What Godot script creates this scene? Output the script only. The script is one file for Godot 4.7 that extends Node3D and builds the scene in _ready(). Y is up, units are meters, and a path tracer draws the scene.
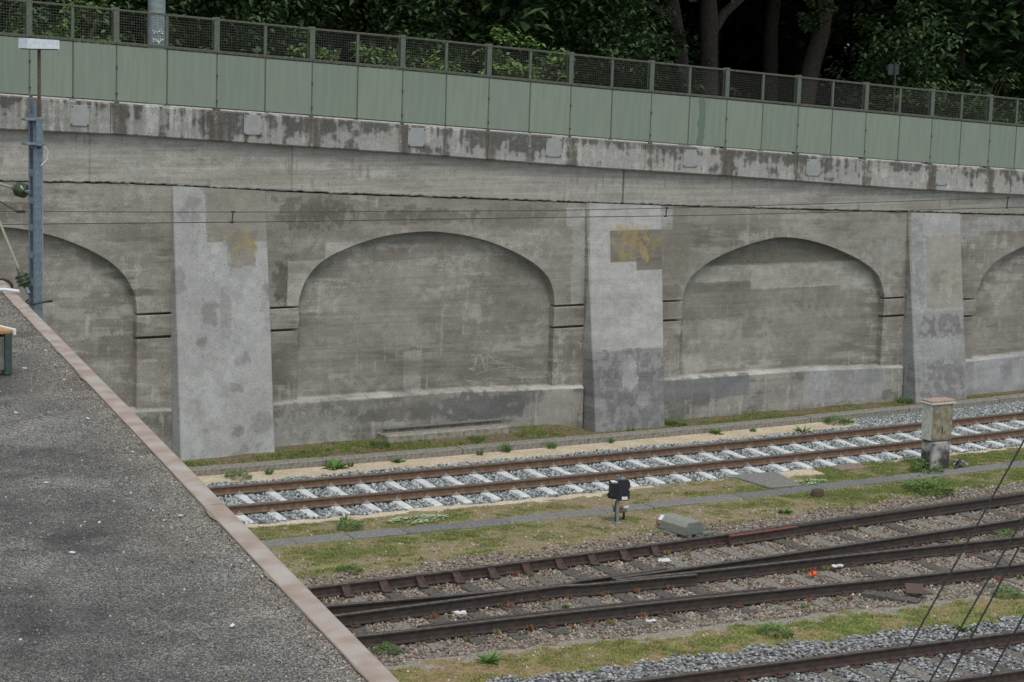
extends Node3D

# x runs along the tracks, z towards the viewer, y up; metres.
var rng := RandomNumberGenerator.new()
var taken := {}
var mats := {}
var noise_a := FastNoiseLite.new()
var noise_b := FastNoiseLite.new()
var noise_c := FastNoiseLite.new()

# ---------------------------------------------------------------- measured lines of the place
const WALL_Z := -3.23
const BACK_Z := -3.41
const FENCE_Z := -3.16
const CRACK := [[-15.0, 5.5], [-12.4, 5.4], [-10.1, 5.34], [-9.13, 5.29], [-6.42, 5.13], [-0.88, 4.88], [3.0, 4.71], [8.3, 4.51], [13.1, 4.34], [22.0, 4.0]]
const COPE_BOTTOM := [[-15.0, 6.43], [-12.45, 6.33], [-10.19, 6.24], [-6.53, 6.02], [-3.87, 5.86], [0.48, 5.56], [3.65, 5.38], [9.0, 5.03], [12.9, 4.83], [22.0, 4.35]]
const COPE_TOP := [[-15.0, 7.08], [-11.88, 6.90], [-10.24, 6.81], [-6.26, 6.58], [-2.27, 6.33], [1.78, 6.07], [5.81, 5.83], [9.82, 5.58], [12.55, 5.43], [22.0, 4.9]]
const FENCE_MID := [[-15.0, 8.15], [-12.42, 7.99], [-10.24, 7.88], [-6.53, 7.66], [-3.89, 7.51], [0.44, 7.23], [3.59, 7.05], [8.93, 6.72], [12.78, 6.48], [22.0, 5.92]]
const FENCE_TOP := [[-15.0, 8.8], [-11.88, 8.61], [-10.24, 8.52], [-6.54, 8.30], [-3.91, 8.16], [0.41, 7.89], [3.56, 7.70], [8.88, 7.37], [12.72, 7.14], [22.0, 6.58]]
const PLINTH := [[-15.0, 1.1], [-9.93, 1.06], [-9.03, 1.03], [-6.91, 1.01], [-2.95, 1.0], [0.34, 0.90], [2.55, 0.92], [6.35, 0.92], [9.46, 0.83], [11.48, 0.86], [13.34, 0.9], [22.0, 0.85]]
const POSTS := [-15.16, -14.34, -13.52, -12.70, -11.88, -11.07, -10.24, -9.25, -8.25, -7.25, -6.26, -5.27, -4.27, -3.27, -2.27, -1.28, -0.28, 0.76, 1.78, 2.79, 3.8, 4.8, 5.81, 6.8, 7.8, 8.82, 9.82, 10.75, 11.68, 12.55, 13.5, 14.43, 15.36, 16.3, 17.2, 18.1, 19.0]
const RAIL_A := [[-40.0, 6.2], [-16.0, 6.28], [-10.8, 6.33], [-7.5, 6.33], [-3.0, 6.18], [-0.2, 6.01], [4.4, 5.78], [10.0, 5.42], [30.0, 3.6]]
const RAIL_B := [[-40.0, 7.75], [-16.0, 7.82], [-11.0, 7.84], [-7.5, 7.82], [-5.3, 7.76], [-2.6, 7.68], [2.7, 7.42], [10.0, 6.95], [30.0, 5.1]]
const RAIL_C := [[-16.0, 6.75], [-13.5, 7.02], [-11.0, 7.34], [-8.3, 7.68], [-5.1, 8.0], [-3.0, 8.13], [-1.5, 8.22], [1.74, 8.45], [5.0, 8.7], [10.0, 9.05], [30.0, 10.6]]
const RAIL_D := [[-16.0, 8.25], [-13.5, 8.6], [-11.4, 8.88], [-9.1, 9.02], [-6.6, 9.22], [-4.0, 9.47], [-2.2, 9.65], [0.4, 9.86], [4.0, 10.18], [10.0, 10.6], [30.0, 12.1]]

func at(line: Array, x: float) -> float:
	for i in line.size() - 1:
		if x <= line[i + 1][0] or i == line.size() - 2:
			var a: Array = line[i]
			var b: Array = line[i + 1]
			return lerpf(a[1], b[1], (x - a[0]) / (b[0] - a[0]))
	return 0.0

func smooth_line(line: Array, x0: float, x1: float, step: float) -> Array:
	var c := Curve.new()
	c.min_domain = -60.0; c.max_domain = 60.0; c.min_value = -50.0; c.max_value = 50.0
	for q in line: c.add_point(Vector2(q[0], q[1]))
	var n: int = line.size()
	for i in n:
		var i0 := maxi(i - 1, 0)
		var i1 := mini(i + 1, n - 1)
		var s: float = (line[i1][1] - line[i0][1]) / (line[i1][0] - line[i0][0])
		c.set_point_left_tangent(i, s); c.set_point_right_tangent(i, s)
	var out := []
	var k := int(ceil((x1 - x0) / step))
	for i in k + 1:
		var x := lerpf(x0, x1, float(i) / k)
		out.append(Vector2(x, c.sample(x)))
	return out

func bend(x: float) -> float:
	return -0.002375 * x * x

# ---------------------------------------------------------------- building helpers
func numbered(called: String) -> String:
	if not taken.has(called):
		taken[called] = 0
		return called
	taken[called] += 1
	return "%s_%03d" % [called, taken[called]]

func tag(o: Node, label: String, category: String, group := "") -> Node:
	o.set_meta("label", label)
	o.set_meta("category", category)
	if group != "": o.set_meta("group", group)
	return o

func thing(called: String, label: String, category: String, where := Vector3.ZERO, turn := 0.0, group := "") -> Node3D:
	var o := Node3D.new()
	o.name = numbered(called)
	add_child(o)
	o.position = where
	o.rotation.y = turn
	tag(o, label, category, group)
	return o

func part(parent: Node, called: String, mesh: Mesh, m: Material, where := Vector3.ZERO, basis := Basis()) -> MeshInstance3D:
	var o := MeshInstance3D.new()
	o.name = called if parent != self else numbered(called)
	o.mesh = mesh
	if m: o.material_override = m
	o.transform = Transform3D(basis, where)
	parent.add_child(o, true)
	return o

func structure(called: String, mesh: Mesh, m: Material, where := Vector3.ZERO) -> MeshInstance3D:
	var o := part(self, called, mesh, m, where)
	o.set_meta("kind", "structure")
	return o

func tool() -> SurfaceTool:
	var st := SurfaceTool.new()
	st.begin(Mesh.PRIMITIVE_TRIANGLES)
	st.set_smooth_group(-1)
	return st

func done(st: SurfaceTool) -> ArrayMesh:
	st.generate_normals()
	return st.commit()

func quad(st: SurfaceTool, a: Vector3, b: Vector3, c: Vector3, d: Vector3) -> void:
	for v in [a, b, c, a, c, d]: st.add_vertex(v)

# quad whose texture coordinates are metres on the wall's face
func wall_quad(st: SurfaceTool, a: Vector3, b: Vector3, c: Vector3, d: Vector3, skew := 0.0) -> void:
	for v in [a, b, c, a, c, d]:
		st.set_uv(wall_uv(v, skew))
		st.add_vertex(v)

const WX0 := -15.0
const WX1 := 17.0
const WY0 := -0.5
const WY1 := 7.5
func wall_uv(v: Vector3, skew := 0.0) -> Vector2:
	return Vector2((v.x + (WALL_Z - v.z) * skew - WX0) / (WX1 - WX0), 1.0 - (v.y - WY0) / (WY1 - WY0))

# box with chamfered long edges
func bevel_box(sx: float, sy: float, sz: float, b: float) -> ArrayMesh:
	var st := tool()
	add_bevel_box(st, Vector3.ZERO, Vector3(sx, sy, sz), b)
	return done(st)

func add_bevel_box(st: SurfaceTool, mid: Vector3, size: Vector3, b: float, basis := Basis()) -> void:
	var h := size * 0.5
	b = minf(b, minf(h.x, minf(h.y, h.z)) * 0.9)
	var p := func(x, y, z): return mid + basis * Vector3(x, y, z)
	var i := h - Vector3(b, b, b)
	for s in [-1.0, 1.0]:
		quad(st, p.call(s * h.x, -i.y, -i.z), p.call(s * h.x, -i.y, i.z), p.call(s * h.x, i.y, i.z), p.call(s * h.x, i.y, -i.z))
		quad(st, p.call(-i.x, s * h.y, -i.z), p.call(-i.x, s * h.y, i.z), p.call(i.x, s * h.y, i.z), p.call(i.x, s * h.y, -i.z))
		quad(st, p.call(-i.x, -i.y, s * h.z), p.call(-i.x, i.y, s * h.z), p.call(i.x, i.y, s * h.z), p.call(i.x, -i.y, s * h.z))
		for t in [-1.0, 1.0]:
			quad(st, p.call(s * h.x, t * i.y, -i.z), p.call(s * h.x, t * i.y, i.z), p.call(s * i.x, t * h.y, i.z), p.call(s * i.x, t * h.y, -i.z))
			quad(st, p.call(s * h.x, -i.y, t * i.z), p.call(s * h.x, i.y, t * i.z), p.call(s * i.x, i.y, t * h.z), p.call(s * i.x, -i.y, t * h.z))
			quad(st, p.call(-i.x, s * h.y, t * i.z), p.call(i.x, s * h.y, t * i.z), p.call(i.x, s * i.y, t * h.z), p.call(-i.x, s * i.y, t * h.z))
			for u in [-1.0, 1.0]:
				for v in [p.call(s * h.x, t * i.y, u * i.z), p.call(s * i.x, t * h.y, u * i.z), p.call(s * i.x, t * i.y, u * h.z)]: st.add_vertex(v)

func add_box(st: SurfaceTool, mid: Vector3, size: Vector3, basis := Basis()) -> void:
	var h := size * 0.5
	var c := []
	for k in 8: c.append(mid + basis * Vector3(h.x * (1 if k & 1 else -1), h.y * (1 if k & 2 else -1), h.z * (1 if k & 4 else -1)))
	for f in [[0, 1, 3, 2], [4, 6, 7, 5], [0, 4, 5, 1], [2, 3, 7, 6], [0, 2, 6, 4], [1, 5, 7, 3]]:
		quad(st, c[f[0]], c[f[1]], c[f[2]], c[f[3]])

# round bar through points with a radius for each
func add_tube(st: SurfaceTool, pts: Array, radii: Array, sides := 8, caps := true) -> void:
	st.set_smooth_group(1)
	var rings := []
	var up := Vector3(0.13, 0.21, 0.97).normalized()
	for i in pts.size():
		var d: Vector3 = (pts[mini(i + 1, pts.size() - 1)] - pts[maxi(i - 1, 0)]).normalized()
		if absf(d.dot(up)) > 0.95: up = Vector3(0.9, 0.3, 0.1).normalized()
		var a := d.cross(up).normalized()
		var b := a.cross(d).normalized()
		up = b
		var r: float = radii[mini(i, radii.size() - 1)]
		var ring := []
		for k in sides:
			var t := TAU * k / sides
			ring.append(pts[i] + (a * cos(t) + b * sin(t)) * r)
		rings.append(ring)
	for i in rings.size() - 1:
		for k in sides:
			var n := (k + 1) % sides
			quad(st, rings[i][k], rings[i + 1][k], rings[i + 1][n], rings[i][n])
	st.set_smooth_group(-1)
	if caps:
		for e in [0, rings.size() - 1]:
			for k in range(1, sides - 1):
				st.add_vertex(rings[e][0]); st.add_vertex(rings[e][k]); st.add_vertex(rings[e][k + 1])

func tube(pts: Array, radii: Array, sides := 8) -> ArrayMesh:
	var st := tool()
	add_tube(st, pts, radii, sides)
	return done(st)

# turned shape about y: profile of (radius, height)
func lathe(profile: Array, sides := 16) -> ArrayMesh:
	var st := tool()
	st.set_smooth_group(1)
	for i in profile.size() - 1:
		for k in sides:
			var a := TAU * k / sides
			var b := TAU * (k + 1) / sides
			var p: Vector2 = profile[i]
			var q: Vector2 = profile[i + 1]
			quad(st, Vector3(p.x * cos(a), p.y, p.x * sin(a)), Vector3(q.x * cos(a), q.y, q.x * sin(a)), Vector3(q.x * cos(b), q.y, q.x * sin(b)), Vector3(p.x * cos(b), p.y, p.x * sin(b)))
	return done(st)

# flat outline (x, y) pushed along z from z0 to z1
func slab(outline: PackedVector2Array, z0: float, z1: float) -> ArrayMesh:
	var st := tool()
	var idx := Geometry2D.triangulate_polygon(outline)
	for z in [z0, z1]:
		for i in idx: st.add_vertex(Vector3(outline[i].x, outline[i].y, z))
	for i in outline.size():
		var a := outline[i]
		var b := outline[(i + 1) % outline.size()]
		quad(st, Vector3(a.x, a.y, z0), Vector3(b.x, b.y, z0), Vector3(b.x, b.y, z1), Vector3(a.x, a.y, z1))
	return done(st)

# ---------------------------------------------------------------- materials
func lin(r: float, g: float, b: float) -> Color:
	return Color(r, g, b).linear_to_srgb()

func rgb(r: int, g: int, b: int) -> Color:
	return Color8(r, g, b)

func grain_texture(seed_: int, freq: float, ramp: Array, size := 512, octaves := 4, kind := FastNoiseLite.TYPE_SIMPLEX_SMOOTH) -> NoiseTexture2D:
	var n := FastNoiseLite.new()
	n.seed = seed_; n.frequency = freq; n.noise_type = kind
	n.fractal_octaves = octaves
	var t := NoiseTexture2D.new()
	t.width = size; t.height = size; t.seamless = true; t.noise = n
	var g := Gradient.new()
	var offs := PackedFloat32Array()
	var cols := PackedColorArray()
	for q in ramp:
		offs.append(q[0]); cols.append(q[1])
	g.offsets = offs; g.colors = cols
	t.color_ramp = g
	return t

func bump_texture(seed_: int, freq: float, strength: float, size := 512) -> NoiseTexture2D:
	var n := FastNoiseLite.new()
	n.seed = seed_; n.frequency = freq; n.fractal_octaves = 5
	var t := NoiseTexture2D.new()
	t.width = size; t.height = size; t.seamless = true; t.noise = n
	t.as_normal_map = true; t.bump_strength = strength
	return t

func plain(c: Color, rough := 0.8, metal := 0.0) -> StandardMaterial3D:
	var m := StandardMaterial3D.new()
	m.albedo_color = c; m.roughness = rough; m.metallic = metal
	return m

# mottled surface: colour noise projected along the axes of the world or of the object
func mottled(seed_: int, a: Color, b: Color, tile: float, rough := 0.85, metal := 0.0, bump := 0.0, in_world := true, freq := 0.012) -> StandardMaterial3D:
	var m := StandardMaterial3D.new()
	m.albedo_texture = grain_texture(seed_, freq, [[0.25, a], [0.5, a.lerp(b, 0.45)], [0.75, b]])
	m.uv1_triplanar = true
	m.uv1_world_triplanar = in_world
	m.uv1_scale = Vector3.ONE / tile
	m.roughness = rough; m.metallic = metal
	if bump > 0.0:
		m.normal_enabled = true
		m.normal_texture = bump_texture(seed_ + 7, 0.03, bump)
	return m

func make_materials() -> void:
	mats.rail_brown = mottled(11, rgb(114, 91, 73), rgb(90, 71, 58), 1.3, 0.8, 0.0, 1.0)
	mats.rail_top = mottled(12, rgb(112, 104, 98), rgb(86, 76, 70), 0.9, 0.5, 0.35)
	mats.old_rail = mottled(13, rgb(62, 52, 47), rgb(40, 36, 35), 1.1, 0.75, 0.0, 1.0)
	mats.old_top = mottled(14, rgb(104, 98, 92), rgb(72, 66, 62), 0.8, 0.45, 0.45)
	mats.purple_rail = mottled(15, rgb(70, 55, 50), rgb(50, 41, 39), 0.9, 0.8, 0.0, 1.0)
	mats.red_rail = mottled(16, rgb(126, 68, 54), rgb(88, 52, 44), 0.6, 0.8)
	mats.sleeper_pale = mottled(17, rgb(198, 199, 200), rgb(172, 174, 176), 0.9, 0.85, 0.0, 1.0)
	mats.timber = mottled(18, rgb(116, 111, 104), rgb(74, 69, 64), 0.45, 0.9, 0.0, 2.0)
	mats.timber_b = mottled(19, rgb(94, 89, 83), rgb(54, 51, 48), 0.5, 0.9, 0.0, 2.0)
	mats.timber_c = mottled(20, rgb(132, 127, 119), rgb(92, 86, 79), 0.4, 0.9, 0.0, 2.0)
	mats.clip = plain(rgb(140, 138, 136), 0.6, 0.3)
	mats.old_clip = plain(rgb(72, 52, 46), 0.8)
	mats.chair = mottled(21, rgb(78, 60, 55), rgb(58, 46, 43), 0.4, 0.85)
	mats.panel = mottled(22, rgb(121, 132, 120), rgb(114, 126, 115), 2.3, 0.55, 0.0, 0.0)
	mats.panel_b = mottled(23, rgb(118, 130, 118), rgb(111, 123, 112), 2.1, 0.55)
	mats.panel_c = mottled(24, rgb(123, 134, 122), rgb(116, 128, 116), 2.6, 0.55)
	for q in [mats.panel, mats.panel_b, mats.panel_c]: q.uv1_scale = Vector3(1.4, 0.12, 1.4)
	mats.post = mottled(25, rgb(88, 98, 86), rgb(76, 84, 76), 0.5, 0.6)
	mats.fence_rail = mottled(26, rgb(84, 84, 72), rgb(62, 66, 57), 0.5, 0.65)
	mats.wire = plain(rgb(88, 90, 84), 0.6, 0.2)
	mats.bolt = plain(rgb(60, 66, 62), 0.6, 0.3)
	mats.paint_stain = mottled(27, rgb(86, 103, 92), rgb(94, 110, 99), 0.3, 0.6)
	mats.plate = mottled(28, rgb(148, 151, 151), rgb(140, 143, 143), 1.6, 0.6, 0.1)
	mats.mast = mottled(29, rgb(118, 132, 142), rgb(98, 112, 124), 0.5, 0.5, 0.35)
	mats.mast_edge_highlight = mottled(30, rgb(160, 168, 174), rgb(138, 148, 156), 0.4, 0.5, 0.3)  # mast colour made paler, the flange highlight put into the colour
	mats.lamp_white = mottled(31, rgb(205, 212, 220), rgb(188, 196, 204), 0.5, 0.5)
	mats.rust_pole = mottled(32, rgb(96, 76, 64), rgb(72, 58, 52), 0.3, 0.8)
	mats.insulator = plain(rgb(52, 68, 46), 0.25)
	mats.tube_green = mottled(33, rgb(150, 150, 132), rgb(122, 124, 110), 0.2, 0.6)
	mats.cable = plain(rgb(34, 35, 36), 0.6)
	mats.guy = mottled(34, rgb(62, 66, 58), rgb(44, 46, 42), 0.2, 0.6, 0.3)
	mats.copper = plain(rgb(70, 66, 60), 0.55, 0.4)
	mats.edge_strip = mottled(35, rgb(156, 147, 140), rgb(136, 118, 106), 2.2, 0.7, 0.0, 0.7)
	mats.edge_rust = mottled(36, rgb(132, 112, 94), rgb(112, 98, 86), 0.3, 0.85)
	mats.white_cable = plain(rgb(205, 205, 205), 0.5)
	mats.black = plain(rgb(26, 28, 32), 0.45)
	mats.black_b = plain(rgb(34, 37, 44), 0.5)
	mats.signal_post = mottled(37, rgb(140, 146, 146), rgb(116, 122, 122), 0.2, 0.6, 0.2)
	mats.sticker = plain(rgb(210, 212, 214), 0.6)
	mats.sticker_red = plain(rgb(176, 88, 76), 0.6)
	mats.machine = mottled(38, rgb(134, 138, 130), rgb(118, 120, 110), 0.4, 0.55)
	mats.machine_side = mottled(39, rgb(112, 118, 114), rgb(96, 102, 98), 0.4, 0.6)
	mats.cabinet = mottled(40, rgb(142, 136, 119), rgb(108, 101, 85), 1.2, 0.7, 0.0, 0.0)
	mats.cabinet_side = mottled(41, rgb(188, 192, 184), rgb(166, 168, 160), 0.7, 0.7)
	mats.cabinet_base = mottled(42, rgb(160, 160, 158), rgb(58, 56, 56), 1.6, 0.9, 0.0, 2.0, true, 0.006)
	mats.rusty_lid = mottled(43, rgb(140, 108, 92), rgb(168, 156, 144), 0.35, 0.85)
	mats.concrete = mottled(44, rgb(142, 138, 128), rgb(112, 109, 101), 0.9, 0.9, 0.0, 2.0)
	mats.concrete_dark = mottled(45, rgb(112, 110, 104), rgb(80, 79, 75), 0.6, 0.9, 0.0, 2.0)
	mats.kerb = mottled(46, rgb(134, 131, 123), rgb(106, 103, 96), 0.7, 0.9, 0.0, 2.0)
	mats.trough = mottled(47, rgb(114, 114, 112), rgb(90, 90, 89), 0.6, 0.9, 0.0, 2.0)
	mats.trough_b = mottled(48, rgb(122, 121, 117), rgb(98, 97, 95), 0.5, 0.9, 0.0, 2.0)
	mats.red_slab = mottled(49, rgb(134, 118, 110), rgb(108, 94, 88), 0.5, 0.9)
	mats.bark = mottled(50, rgb(66, 58, 51), rgb(44, 39, 35), 0.7, 0.95, 0.0, 4.0)
	mats.stem = plain(rgb(74, 70, 50), 0.9)
	mats.pole_steel = mottled(52, rgb(134, 146, 148), rgb(114, 126, 128), 0.8, 0.55, 0.2)
	mats.graffiti = plain(rgb(215, 220, 222), 0.7)
	mats.sign_back = plain(rgb(52, 56, 58), 0.6, 0.2)
	mats.green_frame = mottled(53, rgb(56, 76, 70), rgb(44, 62, 58), 0.3, 0.6)
	mats.wood_yellow = mottled(54, rgb(176, 134, 84), rgb(132, 96, 60), 0.15, 0.8)
	mats.stump = mottled(55, rgb(86, 72, 60), rgb(56, 48, 42), 0.2, 0.95, 0.0, 3.0)
	mats.paper = plain(rgb(192, 193, 194), 0.8)
	mats.orange = plain(rgb(226, 98, 48), 0.6)
	mats.rust_plate = mottled(56, rgb(92, 68, 60), rgb(68, 53, 49), 0.3, 0.85)
	mats.asphalt = mottled(57, rgb(74, 74, 74), rgb(58, 58, 58), 0.8, 0.95)
	mats.forest_floor = mottled(58, rgb(62, 56, 40), rgb(40, 42, 26), 1.5, 0.95)
	mats.lit_coping_top = mottled(59, rgb(196, 194, 188), rgb(168, 166, 160), 0.8, 0.85)
	mats.stone = stone_material(Color.WHITE)
	mats.leaf_light = leaf_material(rgb(86, 114, 54))
	mats.leaf_mid = leaf_material(rgb(56, 80, 42))
	mats.leaf_pale = leaf_material(rgb(150, 172, 132))
	mats.weed = leaf_material(rgb(88, 120, 56))
	mats.grass = leaf_material(Color.WHITE)

func stone_material(c: Color) -> StandardMaterial3D:
	var m := plain(c, 0.9)
	m.vertex_color_use_as_albedo = true
	return m

func leaf_material(c: Color) -> StandardMaterial3D:
	var m := plain(c, 0.65)
	m.vertex_color_use_as_albedo = true
	m.cull_mode = BaseMaterial3D.CULL_DISABLED
	m.backlight_enabled = true
	m.backlight = Color(c.r * 0.35, c.g * 0.4, c.b * 0.2)
	return m

# ---------------------------------------------------------------- the wall's surface: concrete, repairs, stains
func arch_of(b: int) -> Array:
	return [
		[[-15.8, 2.95], [-15.7, 3.3], [-15.4, 3.7], [-14.8, 4.15], [-13.9, 4.45], [-13.0, 4.58], [-12.39, 4.57], [-11.88, 4.50], [-11.29, 4.35], [-10.73, 4.12], [-10.28, 3.86], [-9.99, 3.57], [-9.81, 3.23], [-9.76, 2.88]],
		[[-6.41, 2.87], [-6.39, 3.05], [-6.26, 3.39], [-5.95, 3.73], [-5.37, 4.0], [-4.59, 4.21], [-3.86, 4.285], [-3.31, 4.28], [-2.55, 4.17], [-1.84, 3.97], [-1.11, 3.65], [-0.66, 3.32], [-0.48, 3.01], [-0.42, 2.65]],
		[[2.91, 2.62], [3.0, 2.95], [3.19, 3.2], [3.65, 3.48], [4.29, 3.72], [5.11, 3.91], [5.7, 3.96], [6.49, 3.86], [7.29, 3.64], [8.01, 3.35], [8.48, 3.06], [8.69, 2.74], [8.77, 2.46]],
		[[11.7, 2.35], [11.77, 2.63], [11.94, 2.91], [12.3, 3.23], [13.18, 3.56], [14.0, 3.7], [14.7, 3.72], [15.5, 3.62], [16.3, 3.38], [17.0, 3.05], [17.4, 2.7], [17.55, 2.25]]][b]

# every bay: left buttress edge, right buttress edge, joints left (upper, lower), joints right
const BAYS := [
	[-18.5, -9.08, 3.0, 2.55, 2.86, 2.41],
	[-7.14, 0.34, 2.87, 2.42, 2.64, 2.18],
	[2.22, 9.42, 2.63, 2.2, 2.45, 2.02],
	[11.05, 19.0, 2.33, 1.91, 2.2, 1.78]]

func dense_arch(b: int) -> Array:
	var raw := arch_of(b)
	var c := Curve2D.new()
	for i in raw.size():
		var p := Vector2(raw[i][0], raw[i][1])
		var q := Vector2(raw[maxi(i - 1, 0)][0], raw[maxi(i - 1, 0)][1])
		var r := Vector2(raw[mini(i + 1, raw.size() - 1)][0], raw[mini(i + 1, raw.size() - 1)][1])
		var t := (r - q).normalized()
		c.add_point(p, -t * p.distance_to(q) * 0.33, t * p.distance_to(r) * 0.33)
	var out := []
	var n := 64
	for i in n + 1:
		out.append(c.sample_baked(c.get_baked_length() * i / n, true))
	return out

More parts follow.
